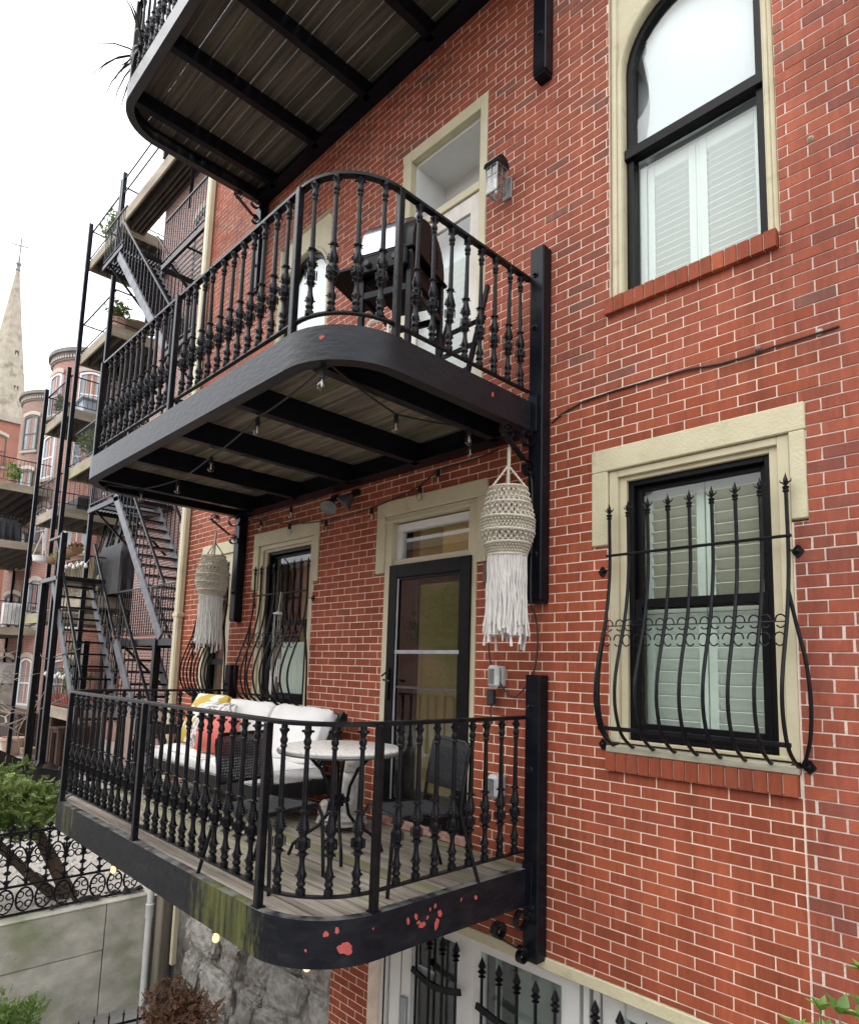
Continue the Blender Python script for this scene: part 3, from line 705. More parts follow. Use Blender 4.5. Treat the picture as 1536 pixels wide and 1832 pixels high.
# ================================================================ BALCONIES
XR, XL, YF, CR = -2.815, -7.215, -1.868, .47
def plan(inset, n=10, y_end=-.112):
    """outline of the balcony (right wall end -> front -> left wall end), moved inward by inset"""
    xr, xl, yf, r = XR-inset, XL+inset, YF+inset, CR-inset
    pts = [(xr, y_end)]+[(xr, y_end+(yf+r-y_end)*i/4) for i in range(1, 4)]
    pts += [(xr-r+r*math.cos(-PI/2*i/n), yf+r+r*math.sin(-PI/2*i/n)) for i in range(n+1)]
    pts += [(xr-r+(xl-xr+2*r)*i/6, yf) for i in range(1, 6)]
    pts += [(xl+r-r*math.sin(PI/2*i/n), yf+r-r*math.cos(PI/2*i/n)) for i in range(n+1)]
    pts += [(xl, yf+r+(y_end-yf-r)*i/4) for i in range(1, 5)]
    return pts
def baluster_mesh():
    pr = [(.028,0),(.030,.004),(.030,.030),(.020,.036),(.020,.046),(.0285,.052),(.0285,.062),(.021,.070),(.024,.082),(.030,.096),(.0285,.112),(.021,.128),(.0165,.160),(.0165,.180),(.021,.196),(.031,.205),(.031,.213),(.020,.220),
          (.024,.226),(.031,.236),(.031,.284),(.022,.296),(.025,.304),(.035,.322),(.0355,.336),(.030,.356),(.024,.380),(.0195,.402),(.0185,.412),(.029,.420),(.029,.428),(.0185,.434),(.0178,.50),(.0160,.62),(.0148,.735),(.0148,.745),
          (.022,.752),(.022,.760),(.0165,.766),(.024,.778),(.0255,.790),(.018,.806),(.018,.818),(.029,.838),(.032,.846),(.021,.852),(.021,.870)]
    b = MB(); b.lathe([(x*.86, z) for x, z in pr], 10)
    # cast leaf beads on the lower bulbs and the capital
    for (z, r, n, s_) in ((.205,.031,6,.006),(.42,.029,6,.006),(.842,.030,4,.009),(.33,.034,5,.008),(.345,.031,5,.007),(.36,.028,5,.006),(.10,.029,5,.007)):
        for k in range(n):
            a = 2*PI*k/n; c = (r*math.cos(a), r*math.sin(a), z)
            b.add([(c[0]+s_*dx, c[1]+s_*dy, c[2]+s_*dz) for dx, dy, dz in ((1,0,0),(-1,0,0),(0,1,0),(0,-1,0),(0,0,1),(0,0,-1))], [(0,2,4),(2,1,4),(1,3,4),(3,0,4),(2,0,5),(1,2,5),(3,1,5),(0,3,5)])
    # raised square frames on the middle block
    for k in range(4):
        a = PI/2*k+PI/4; ca, sa = math.cos(a), math.sin(a)
        for (w0, w1, z0, z1) in ((-.016,.016,.238,.245),(-.016,.016,.275,.282),(-.016,-.010,.245,.275),(.010,.016,.245,.275)):
            q = [(.029, w0, z0), (.036, w0, z0), (.036, w1, z0), (.029, w1, z0), (.029, w0, z1), (.036, w0, z1), (.036, w1, z1), (.029, w1, z1)]
            b.add([(x*ca-y*sa, x*sa+y*ca, z) for x, y, z in q], [(0,3,2,1),(4,5,6,7),(0,1,5,4),(1,2,6,5),(2,3,7,6),(3,0,4,7)])
    return b.mesh('baluster', m_black, True, 50)
BAL = baluster_mesh()
def fascia_material(name, moss, worn=.3, spec=.5, rg=(.13,.30)):
    """black painted steel; moss gathers at two stretches of the front, worn grey along the top lip"""
    m = mat(name, (.005,.006,.009), (.012,.013,.017), 7, rg[0], .30, 14, rough2=rg[1], spec=spec, stretch=(1,1,2.5), c3=(.028,.028,.028), c3scale=5, c3pos=(.58,.85))
    t = m.node_tree; N = t.nodes; L = t.links; b = N['Principled BSDF']; col = b.inputs['Base Color'].links[0].from_socket
    g = N.new('ShaderNodeNewGeometry'); sx = N.new('ShaderNodeSeparateXYZ'); L.new(g.outputs['Position'], sx.inputs[0])
    if moss:
        mp = N.new('ShaderNodeMapping'); mp.inputs['Scale'].default_value = (11, 11, .8); L.new(g.outputs['Position'], mp.inputs['Vector'])
        nz = N.new('ShaderNodeTexNoise'); nz.inputs['Scale'].default_value = 2.2; nz.inputs['Detail'].default_value = 9; nz.inputs['Roughness'].default_value = .7; L.new(mp.outputs[0], nz.inputs['Vector'])
        cr = N.new('ShaderNodeValToRGB'); cr.color_ramp.interpolation = 'EASE'
        for i, (p, v) in enumerate(moss):
            e = cr.color_ramp.elements[i] if i < 2 else cr.color_ramp.elements.new(p)
            e.position = p; e.color = (v, v, v, 1)
        mr = N.new('ShaderNodeMapRange'); mr.inputs[1].default_value = -7.3; mr.inputs[2].default_value = -2.7; n9 = N.new('ShaderNodeTexNoise'); n9.inputs['Scale'].default_value = 3.2; n9.inputs['Detail'].default_value = 7; n9.inputs['Roughness'].default_value = .7; m9 = N.new('ShaderNodeMapping'); m9.inputs['Scale'].default_value = (4, 4, 1.4); L.new(g.outputs['Position'], m9.inputs['Vector']); L.new(m9.outputs[0], n9.inputs['Vector'])
        a9 = N.new('ShaderNodeMath'); a9.operation = 'MULTIPLY_ADD'; a9.inputs[1].default_value = 1.3; L.new(n9.outputs['Fac'], a9.inputs[0]); s9 = N.new('ShaderNodeMath'); s9.operation = 'SUBTRACT'; s9.inputs[1].default_value = .65; L.new(sx.outputs[0], s9.inputs[0]); L.new(s9.outputs[0], a9.inputs[2]); L.new(a9.outputs[0], mr.inputs[0]); L.new(mr.outputs[0], cr.inputs[0])
        ad = N.new('ShaderNodeMath'); ad.operation = 'ADD'; L.new(nz.outputs['Fac'], ad.inputs[0]); L.new(cr.outputs[0], ad.inputs[1])
        m2 = N.new('ShaderNodeMapRange'); m2.inputs[1].default_value = .86; m2.inputs[2].default_value = 1.22; m2.inputs[4].default_value = .85; L.new(ad.outputs[0], m2.inputs[0])
        mx = N.new('ShaderNodeMix'); mx.data_type = 'RGBA'; mx.inputs[7].default_value = (.14, .15, .038, 1)
        L.new(m2.outputs[0], mx.inputs[0]); L.new(col, mx.inputs[6]); col = mx.outputs[2]
        ro = N.new('ShaderNodeMapRange'); ro.inputs[3].default_value = .4; ro.inputs[4].default_value = .95; L.new(m2.outputs[0], ro.inputs[0]); L.new(ro.outputs[0], b.inputs['Roughness'])
    # worn lip: upward faces are rubbed to grey
    nn = N.new('ShaderNodeSeparateXYZ'); L.new(g.outputs['Normal'], nn.inputs[0])
    n5 = N.new('ShaderNodeTexNoise'); n5.inputs['Scale'].default_value = 9; n5.inputs['Detail'].default_value = 9; L.new(g.outputs['Position'], n5.inputs['Vector'])
    mu = N.new('ShaderNodeMath'); mu.operation = 'MULTIPLY'; L.new(nn.outputs[2], mu.inputs[0]); L.new(n5.outputs['Fac'], mu.inputs[1])
    m5 = N.new('ShaderNodeMapRange'); m5.inputs[1].default_value = .35; m5.inputs[2].default_value = .62; m5.inputs[4].default_value = worn*2.2; L.new(mu.outputs[0], m5.inputs[0])
    mx = N.new('ShaderNodeMix'); mx.data_type = 'RGBA'; mx.inputs[7].default_value = (.15, .15, .14, 1)
    L.new(m5.outputs[0], mx.inputs[0]); L.new(col, mx.inputs[6]); L.new(mx.outputs[2], b.inputs['Base Color'])
    return m
m_fas1 = fascia_material('fascia_mossy', [(0.0,.42),(1.0,.0),(.06,.46),(.10,.20),(.14,.44),(.20,.42),(.26,.10),(.60,.04),(.70,.34),(.77,.54),(.84,.56),(.91,.26)], .4, .16, (.3,.5))
m_fas2 = fascia_material('fascia_plain', [(0.0,.1),(1.0,.0),(.5,.08),(.82,.2),(.88,.34),(.92,.02)], .15, .32, (.16,.34))
m_fas3 = fascia_material('fascia_gloss', [(0.0,.0),(1.0,.0)], .15, .7, (.08,.18))
def spiral(cy, cz, r0, r1, a0, turns, n=22, sgn=1):
    return [(cy+(r0+(r1-r0)*i/n)*math.cos(a0+sgn*2*PI*turns*i/n), cz+(r0+(r1-r0)*i/n)*math.sin(a0+sgn*2*PI*turns*i/n)) for i in range(n+1)]
def scroll_bracket(x, zt):
    """scrolled strap from under the rim to the wall column; y-z plane"""
    b = MB(); x0, x1 = x-.022, x+.022
    p1 = spiral(-.40, zt-.095, .022, .062, 0, 1.5); e = p1[-1]
    p2 = spiral(-.165, zt-.30, .062, .018, 2.2, 1.45, sgn=-1)
    b.ribbon(p1+[(p2[0][0]*.5+e[0]*.5, p2[0][1]*.5+e[1]*.5)]+p2, x0, x1, .009)
    b.ribbon(spiral(-.175, zt-.075, .05, .064, 0.6, .92), x0, x1, .009)
    return b
def column(par, xc, z0, z1, name='wall_column'):
    b = MB(); b.bbox(xc-.062, xc+.062, -.108, -.002, z0, z1, .008); b.box(xc-.052, xc+.052, -.098, -.003, z0-.02, z0)
    o = obj(name, b, m_steel, par); return o
def bolt(par, x, z, y=-.108):
    b = MB(); b.lathe([(.024,0),(.026,.004),(.022,.009),(.013,.009),(.013,.024),(.009,.026)], 10); b.xf(Matrix.Translation((x, y, z)) @ Matrix.Rotation(PI/2, 4, 'X'))
    obj('bolt', b, m_black, par, smooth=True)
XB_R, XB_L = -2.79, -7.145
def balcony(label, ztop, depth, wood, fm, cols, full=True):
    r = thing('iron_balcony', label, 'balcony', (-5.0, 0, ztop), 'curved black iron balconies stacked on the brick wall')
    # rim: a rolled channel
    b = MB(); t = .012
    prof = [(0, ztop-depth), (0, ztop), (.062, ztop), (.062, ztop-.010), (t, ztop-.012), (t, ztop-depth+.012), (.085, ztop-depth+.010), (.085, ztop-depth)]
    b.sweep(plan(0, 14), prof)
    rim = obj('rim', b, fm, r, smooth=True)
    b = MB(); b.box(XL+.1, XR-.1, -.10, -.004, ztop-depth-.0, ztop-.03); b.box(XL+.1, XR-.1, -.16, -.10, ztop-depth+.001, ztop-depth+.013); obj('ledger', b, m_steel, r)
    # joists (steel channels)
    for xj in (-3.12, -4.0, -4.93, -5.85, -6.75):
        b = MB(); b.box(xj-.005, xj+.005, YF+.05, -.10, ztop-depth+.012, ztop-.036); b.box(xj-.07, xj+.005, YF+.09, -.101, ztop-depth+.001, ztop-depth+.0115); b.box(xj-.07, xj-.005, YF+.09, -.101, ztop-.046, ztop-.0365)
        b.box(xj-.070, xj-.060, YF+.09, -.10, ztop-depth+.012, ztop-.047)
        obj('joist', b, m_steel, r)
    # planks, cut to the round corners
    rnd = random.Random(int(ztop*100)); y = YF+.066; w = .1385; yend = -.03
    while y < yend-.03:
        y2 = min(y+w-rnd.uniform(.007,.013), yend); segs = []
        def xlim(yy):
            c = YF+CR
            if yy >= c: return XR-.066, XL+.066
            dd = math.sqrt(max((CR-.066)**2-(yy-c)**2, 0)); return XR-CR+dd, XL+CR-dd
        ys = [y+(y2-y)*k/4 for k in range(5)]
        pr = [(xlim(q)[0], q) for q in ys]; pl = [(xlim(q)[1], q) for q in ys][::-1]
        zt = ztop-.008+rnd.uniform(-.003,.003)
        m_ = MB(); m_.prism(pr+pl, .027, 'z', zt-.027); obj('plank', m_, wood, r)
        y += w
    # posts, rails, balusters
    zb, zt = ztop+.105, ztop+.988
    for (x, yy) in ((-2.848, -1.405), (-3.30, -1.836), (-5.05, -1.838), (-6.80, -1.836), (-7.18, -1.405)):
        b = MB(); b.bbox(x-.021, x+.021, yy-.021, yy+.021, ztop+.0005, zt-.008, .004); b.box(x-.032, x+.032, yy-.026, yy+.03, ztop, ztop+.007); obj('post', b, m_black, r)
    b = MB(); b.sweep(plan(.030, 14, -.09), [(0, zt-.014), (0, zt+.006), (.006, zt+.011), (.040, zt+.011), (.046, zt+.006), (.046, zt-.014)])
    for x in (XR-.053, XL+.053): b.lathe([(.0,-.012),(.016,-.012),(.022,0),(.016,.012),(0,.012)], 8, (x, -.092, zt-.002))
    obj('top_rail', b, m_black, r, smooth=True)
    b = MB(); b.sweep(plan(.034, 14, -.09), [(0, zb-.012), (0, zb), (.032, zb), (.032, zb-.012)]); obj('bottom_rail', b, m_black, r, smooth=True)
    pos = []
    for k in range(8): pos += [(XR-.053, -.185-.150*k, 0), (XL+.053, -.185-.150*k, 0)]
    for k in range(11): pos += [(-3.445-.146*k, YF+.05, 0), (-5.195-.146*k, YF+.05, 0)]
    rc = CR-.05
    for k in range(4):
        a = -PI/2*(k+.75)/4.5; pos.append((XR-CR+rc*math.cos(a), YF+CR+rc*math.sin(a), a)); pos.append((XL+CR-rc*math.cos(a), YF+CR+rc*math.sin(a), -a))
    for (x, yy, a) in pos: inst('baluster', BAL, r, (x, yy, zb-.001), (random.gauss(0,.006), random.gauss(0,.006), a))
    # columns against the wall with plates and bolts, scroll brackets
    for (xc, sg) in ((XB_R, 1), (XB_L, -1)):
        for (z0, z1) in cols:
            column(r, xc, z0, z1)
            for zz in ((z1-.22, z1-.64) if z1-z0 > 1 else ()): bolt(r, xc-.012, zz)
            bolt(r, xc+.01, z0+.32)
        b = MB(); b.bbox(xc-.055, xc+.025, -.128, -.107, ztop-depth-.02, ztop+.045, .003); obj('plate', b, m_steel, r)
        b = scroll_bracket(xc-.02*sg, ztop-depth+.004); obj('scroll_bracket', b, m_black, r, smooth=True)
    return r, rim
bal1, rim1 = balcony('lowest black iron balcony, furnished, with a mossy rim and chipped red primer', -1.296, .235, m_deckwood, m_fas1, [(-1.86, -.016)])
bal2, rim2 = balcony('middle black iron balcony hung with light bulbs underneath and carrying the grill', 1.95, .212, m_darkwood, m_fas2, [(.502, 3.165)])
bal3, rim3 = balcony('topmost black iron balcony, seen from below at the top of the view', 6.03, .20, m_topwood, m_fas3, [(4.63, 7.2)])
# paint flaked down to red primer on the lowest rim
def chip(y, z, w, h, seed, x=None):
    rnd = random.Random(seed); n = 16; p = []
    for k in range(n):
        a = 2*PI*k/n; q = .8+.16*math.sin(a*2+seed)+.1*math.sin(a*5+seed*2)+rnd.uniform(-.09,.09); p.append((y+w/2*q*math.cos(a), z+h/2*q*math.sin(a)))
    return p
for i, (y, z, w, h) in enumerate([(-.62,-1.375,.035,.035),(-.93,-1.40,.05,.05),(-.97,-1.35,.03,.03),(-.955,-1.45,.045,.08),(-1.03,-1.40,.022,.03),(-1.07,-1.43,.06,.05),(-1.12,-1.375,.03,.05),(-1.18,-1.385,.03,.045),(-1.01,-1.36,.018,.025),(-1.43,-1.365,.012,.015),(-.75,-1.36,.015,.03),(-1.10,-1.41,.03,.03)]):
    b = MB(); b.prism(chip(y, z, w*.95, h*.92, i+3), .0012, 'x', XR+.0002); obj('paint_chip', b, m_paintred, rim1)
def arc_chip(s, z, w, h, seed, rim, zoff=0):
    """chip on the rounded right corner, s = angle from the side (0) to the front (90 deg)"""
    rnd = random.Random(seed); vs = []; n = 26
    R_ = CR+.0012; c = (XR-CR, YF+CR)
    for k in range(n):
        a = 2*PI*k/n; q = .82+.14*math.sin(a*2+seed)+.1*math.sin(a*3+seed*2)+.07*math.sin(a*7)+rnd.uniform(-.07,.07); u = s+(w/2*q*math.cos(a))/CR; zz = z+h/2*q*math.sin(a)
        vs.append((c[0]+R_*math.cos(-u), c[1]+R_*math.sin(-u), zz))
    vs.append((c[0]+R_*math.cos(-s), c[1]+R_*math.sin(-s), z))
    b = MB(); b.add(vs, [(k, (k+1) % n, n) for k in range(n)]); obj('paint_chip', b, m_paintred, rim)
arc_chip(.40, -1.437, .085, .085, 1, rim1); arc_chip(.62, -1.36, .03, .04, 2, rim1); arc_chip(.5, -1.345, .03, .035, 5, rim1); arc_chip(.83, -1.44, .014, .02, 7, rim1)
arc_chip(1.02, 1.875, .035, .03, 9, rim2); b = MB(); b.prism(chip(-.55, 1.87, .03, .04, 30), .0012, 'x', XR+.0002); obj('paint_chip', b, m_paintred, rim2)

# ================================================================ WINDOW GUARDS
def guard(label):
    """bellied iron window guard, local x = 0 at the right end bar, y = 0 at the wall"""
    r = thing('window_guard', label, 'window guard', (0,0,0), 'bellied iron window guards')
    prof = [(1.02,-.062),(.75,-.058),(.60,-.065),(.45,-.088),(.30,-.125),(.12,-.19),(-.03,-.232),(-.17,-.235),(-.30,-.195),(-.37,-.14),(-.425,-.055),(-.44,-.015)]
    def smooth(P, k=3):
        out = []
        for i in range(len(P)-1):
            a = P[max(i-1,0)]; b_ = P[i]; c = P[i+1]; d = P[min(i+2,len(P)-1)]
            for j in range(k):
                t = j/k; out.append(tuple(.5*((2*b_[q])+(-a[q]+c[q])*t+(2*a[q]-5*b_[q]+4*c[q]-d[q])*t*t+(-a[q]+3*b_[q]-3*c[q]+d[q])*t**3) for q in range(2)))
        out.append(P[-1]); return out
    S = smooth(prof); n = 9; W_ = 1.06
    def finial(b, x, y, z):
        b.lathe([(.0105,-.02),(.017,-.016),(.017,-.008),(.011,-.004),(.018,.004),(.018,.012),(.010,.016)], 8, (x, y, z))
        b.lathe([(.006,.016),(.012,.035),(.013,.045),(.006,.07),(.0,.092)], 6, (x, y, z))
        for a in (0, PI/2, PI, 3*PI/2):
            b.tube([(x, y, z+.016), (x+.014*math.cos(a), y+.014*math.sin(a), z+.034), (x+.026*math.cos(a), y+.026*math.sin(a), z+.040), (x+.030*math.cos(a), y+.030*math.sin(a), z+.054)], [.004,.005,.004,.001], 5)
    for k in range(n):
        x = -W_+W_*k/(n-1); b = MB(); b.tube([(x, p[1], p[0]) for p in S], .0105, 7); finial(b, x, prof[0][1], 1.02); obj('bar', b, m_black, r, smooth=True)
    for s in (0, 1):      # end bars that swing out sideways to the wall
        x = -W_ if s == 0 else 0; sg = -1 if s == 0 else 1
        P = smooth([(.47, 0.0),(.30,.028),(.12,.062),(-.03,.078),(-.17,.08),(-.30,.066),(-.40,.035),(-.44,.01)])
        yb = smooth([(.47,-.085),(.30,-.075),(.12,-.07),(-.03,-.07),(-.17,-.068),(-.30,-.055),(-.40,-.03),(-.44,-.008)])
        b = MB(); b.tube([(x+sg*p[1], q[1], p[0]) for p, q in zip(P, yb)], .0105, 7); obj('side_bar', b, m_black, r, smooth=True)
    b = MB(); b.tube([(-W_-.02,-.068,.762),(.02,-.068,.762)], .009, 6); obj('cross_bar', b, m_black, r)
    b = MB(); b.bbox(-W_-.02, .015, -.182, -.165, -.335, -.31, .003); obj('cross_bar', b, m_black, r)
    # two rows of C scrolls
    b = MB(); m = 8
    for row in (0, 1):
        zc = .305-.095*row; yv = -.123-.025*row
        for k in range(m*2):
            x = -W_+W_*(k+.5)/(m*2); sg = 1 if k % 2 else -1
            P = []
            for i in range(17):
                t = i/16; a = -2.4+t*(PI*1.75); rr = .040-.019*abs(t-.5)*2*.6
                P.append((x+sg*rr*.82*math.cos(a)*.95, yv, zc+(.040-.010*abs(2*t-1))*math.sin(a)))
            b.tube(P, .0042, 5)
        b.tube([(-W_-.01, yv, zc-.002), (0.01, yv, zc-.002)], .0035, 5) if row == 0 else None
    obj('scroll_band', b, m_black, r, smooth=True)
    for (x, z) in ((-W_-.085, .672), (.03, .685), (-W_-.085, -.44), (.045, -.437)):       # wall plates shaped like a shield
        b = MB(); P = [(x+q*.026*c, z+s_*.037) for q, c, s_ in ((1,.9,.3),(1,.3,.9),(-1,.3,.9),(-1,.9,.3),(-1,1.25,0),(-1,.8,-.5),(-1,.1,-1),(1,.1,-1),(1,.8,-.5),(1,1.25,0))]
        b.prism(P, .006, 'y', -.008); b.lathe([(.012,0),(.010,.008),(.0,.012)], 8); 
        nb = len(b.v)-24; b.v[nb:] = [(x+p[0], -.008-p[2], z+p[1]) for p in b.v[nb:]]
        xb = -W_ if x < -.5 else 0; b.bar((x, -.012, z), (xb, -.07 if z > 0 else -.02, z), .014, .006)
        obj('wall_plate', b, m_black, r)
    return r
gB = guard('bellied iron window guard over the shuttered window right of the columns')
gB.location = (-1.158, 0, 0)
gA = copy_tree(gB); gA.location = (-1.158+DX+.0, 0, 0); gA['label'] = 'bellied iron window guard over the window behind the sofa'
gC = copy_tree(gB); gC.location = (-7.36, 0, 0); gC.scale = (.72, 1, 1); gC['label'] = 'iron window guard at the narrow far window, behind the left macrame hanging'
# ================================================================ THINGS ON THE LOWEST BALCONY
DZ = -1.302
def cushion(x0, x1, y0, y1, z0, z1, puff=.05, nx=14, ny=8, seed=0):
    """soft box: edges rounded, faces puffed and a little creased"""
    rnd = random.Random(seed); ph = [rnd.uniform(0, 6) for _ in range(6)]; bm = bmesh.new(); bmesh.ops.create_cube(bm, size=1)
    bmesh.ops.subdivide_edges(bm, edges=bm.edges[:], cuts=9, use_grid_fill=True)
    sx, sy, sz = x1-x0, y1-y0, z1-z0; r = min(sx, sy, sz)*.42
    vs = []
    for v in bm.verts:
        p = Vector((v.co.x*sx, v.co.y*sy, v.co.z*sz)); q = Vector([max(-h+r, min(h-r, c)) for c, h in zip(p, (sx/2, sy/2, sz/2))]); d = p-q
        if d.length > 1e-6: p = q+d.normalized()*r
        u, w, t = v.co.x*2, v.co.y*2, v.co.z*2
        dims = [(sx, 0), (sy, 1), (sz, 2)]; ax = min(dims)[1]; o = [0, 1, 2]; o.remove(ax); c2 = (u, w, t)
        f = (1-abs(c2[o[0]])**2.2)*(1-abs(c2[o[1]])**2.2)
        p[ax] += math.copysign(1, c2[ax])*abs(c2[ax])*puff*max(f, 0)
        p += Vector((math.sin(5*t+4*w+ph[0]), math.sin(6*u+3*t+ph[1]), math.sin(7*u+5*w+ph[2])))*.006
        v.co = p+Vector(((x0+x1)/2, (y0+y1)/2, (z0+z1)/2))
    b = MB(); b.v = [tuple(v.co) for v in bm.verts]; bm.verts.index_update(); b.f = [tuple(v.index for v in f.verts) for f in bm.faces]; b.mi = [0]*len(b.f); bm.free(); return b
m_sofa = mat('sofa_black_wood', (.006,.006,.007), (.012,.012,.013), 9, .5, .2, 40, stretch=(.2,1,1), spec=.25)
sofa = thing('outdoor_sofa', 'long black framed outdoor sofa with white cushions on the lowest balcony', 'sofa', (-5.7, -.55, DZ))
SX0, SX1, SY0, SY1 = -7.0, -4.78, -1.0, -.2
b = MB(); b.bbox(SX0, SX1, SY0, SY0+.035, -1.09, -.965, .004); b.bbox(SX0, SX1, SY1-.04, SY1, -1.09, -.965, .004); b.bbox(SX0, SX0+.04, SY0+.035, SY1-.04, -1.09, -.965, .004); b.bbox(SX1-.04, SX1, SY0+.035, SY1-.04, -1.09, -.965, .004)
for k in range(10): x = SX0+.1+k*.21; b.box(x, x+.09, SY0+.036, SY1-.041, -1.02, -1.0)
obj('frame', b, m_sofa, sofa)
for (x, y) in ((SX0+.03, SY0+.03), (SX1-.07, SY0+.036), (SX0+.03, SY1-.1), (SX1-.06, SY1-.1)):
    b = MB(); b.bbox(x, x+.06, y, y+.06, DZ, -1.091, .004); obj('leg', b, m_sofa, sofa)
b = MB()
for x in (SX1-.05, SX0+.02): b.bar((x, -.46, -.98), (x, -.16, -.41), .045, .055)
for k in range(4): t = .2+k*.24; b.bar((SX0, -.46+.30*t+.02, -.98+.57*t), (SX1, -.46+.30*t+.02, -.98+.57*t), .02, .07)
obj('backrest', b, m_sofa, sofa)
for i, (a, c) in enumerate(((SX0+.02, -5.84), (-5.82, SX1-.015))):
    b = cushion(a, c, SY0-.01, SY1-.14, -.985, -.85, .008, seed=i); o = obj('seat_cushion', b, m_cloth, sofa, smooth=True)
    b = MB(); zz = -.858; P = [(a+.02, SY0+.004, zz), (c-.02, SY0+.004, zz), (c-.004, SY0+.02, zz), (c-.004, SY1-.16, zz)]; b.tube(P, .005, 5); b.tube([(p[0], p[1], -.972) for p in P], .005, 5); obj('piping', b, m_cloth, o)
for i, (a, c) in enumerate(((-6.95, -5.80), (-5.78, -4.86))):
    b = cushion(-(c-a)/2, (c-a)/2, -.075, .075, 0, .53, .018, seed=5+i); b.xf(Matrix.Translation(((a+c)/2, -.475, -.86)) @ Matrix.Rotation(math.radians(-28), 4, 'X')); obj('back_cushion', b, m_cloth, sofa, smooth=True)
b = MB(); b.bbox(SX0-.05, SX0-.0, SY0, SY1, -.76, -.66, .004); b.bbox(SX0-.05, SX0, SY0, SY0+.06, -1.3, -.76, .004); obj('armrest', b, m_sofa, sofa)
def pillow(label, m, cx, cy, cz, w, h, rx, rz, seed, th=.11):
    b = cushion(-w/2, w/2, -.03, .03, -h/2, h/2, th, seed=seed)
    o = obj('throw_pillow', b, m, None, smooth=True); o.location = (cx, cy, cz); o.rotation_euler = (math.radians(rx), 0, math.radians(rz)); tag(o, label, 'pillow', 'throw pillows on the sofa')
pillow('yellow and white leaf print throw pillow at the left of the sofa', m_yellowpat, -6.58, -.62, -.575, .56, .52, -22, 8, 1)
pillow('grey lettered throw pillow between the yellow and coral ones', m_greypat, -6.25, -.70, -.61, .50, .46, -24, 10, 2)
pillow('plain coral throw pillow leaning in front of the grey one', m_coral, -5.93, -.80, -.665, .50, .34, -20, 12, 3)
# round table
TX, TY = -3.87, -.90
table = thing('bistro_table', 'round bistro table with a pale speckled top and curved black legs', 'table', (TX, TY, DZ))
b = MB(); b.lathe([(0,-.588),(.425,-.588),(.434,-.582),(.434,-.570),(.427,-.565),(0,-.565)], 48, (TX, TY, 0)); obj('tabletop', b, m_terraz, table, smooth=True)
b = MB(); n = 48; P = [(TX+.434*math.cos(2*PI*k/n), TY+.434*math.sin(2*PI*k/n), -.590) for k in range(n)]; b.tube(P, .014, 6, closed=True); obj('edge_band', b, mat('edge_band_metal', (.12,.12,.115), (.16,.16,.15), 8, .45, metal=.4), table, smooth=True)
for k in range(4):
    a = PI/4+PI/2*k+.25; ca, sa = math.cos(a), math.sin(a)
    S = [(.30,-.60),(.22,-.63),(.13,-.72),(.075,-.84),(.06,-.95),(.075,-1.03),(.13,-1.10),(.23,-1.165),(.30,-1.22),(.325,DZ+.01)]
    b = MB(); b.tube([(TX+r_*ca, TY+r_*sa, z) for r_, z in S], .0125, 7); obj('leg', b, m_black, table, smooth=True)
b = MB(); b.tube([(TX+.07*math.cos(2*PI*k/20), TY+.07*math.sin(2*PI*k/20), -.93) for k in range(20)], .012, 6, closed=True); b.lathe([(0,-.97),(.04,-.97),(.04,-.89),(0,-.89)], 10, (TX, TY, 0)); obj('collar', b, m_black, table)
def chair(label, x, y, rz):
    """black metal chair with a woven rope seat and back; local +x is the front"""
    r = thing('rope_chair', label, 'chair', (0,0,0), 'black rope chairs at the bistro table')
    for s in (-1, 1):
        b = MB(); b.tube([(.27, s*.225, 0), (.245, s*.22, .36), (.21, s*.215, .425), (.12, s*.215, .435), (-.2, s*.215, .415)], .012, 7); obj('leg', b, m_black, r, smooth=True)
        b = MB(); b.tube([(-.36, s*.225, 0), (-.26, s*.22, .30), (-.215, s*.22, .44), (-.235, s*.22, .60), (-.275, s*.22, .80)], .012, 7); obj('leg', b, m_black, r, smooth=True)
    b = MB(); b.tube([(-.262, -.22, .74), (-.278, -.215, .82), (-.285, -.17, .85), (-.285, .17, .85), (-.278, .215, .82), (-.262, .22, .74)], .012, 7); obj('back_frame', b, m_black, r, smooth=True)
    for (x_, z_) in ((-.228, .56), (.2, .425), (-.21, .42)): b = MB(); b.tube([(x_, -.22, z_), (x_, .22, z_)], .011, 7); obj('cross_rail', b, m_black, r, smooth=True)
    b = MB()
    for k in range(34):
        y_ = -.20+.40*k/33; b.tube([(.2, y_, .437), (.0, y_, .428), (-.21, y_, .432)], .0062, 5)
    obj('seat', b, m_rope, r)
    b = MB(); n = 30
    for k in range(n):
        y_ = -.205+.41*k/(n-1); b.tube([(-.283, y_, .85), (-.262, y_+.004, .80), (-.245, y_-.004, .66), (-.229, y_, .56)], .005, 4)
    for j in range(13):
        z = .585+.0175*j; xx = -.228-(z-.56)*.19; b.tube([(xx+(.009 if (k+j) % 2 else -.009), -.205+.41*k/(n-1), z) for k in range(n)], .006, 4)
    obj('backrest', b, m_rope, r)
    r.location = (x, y, DZ); r.rotation_euler = (0, 0, rz); return r
c1 = chair('black woven rope chair left of the table, its back by the outer railing post', -3.74, -1.53, math.radians(12))
c2 = copy_tree(c1); c2['label'] = 'black woven rope chair right of the table, in front of the storm door'; c2.location = (-3.13, -.88, DZ); c2.rotation_euler = (0, 0, math.radians(-104))
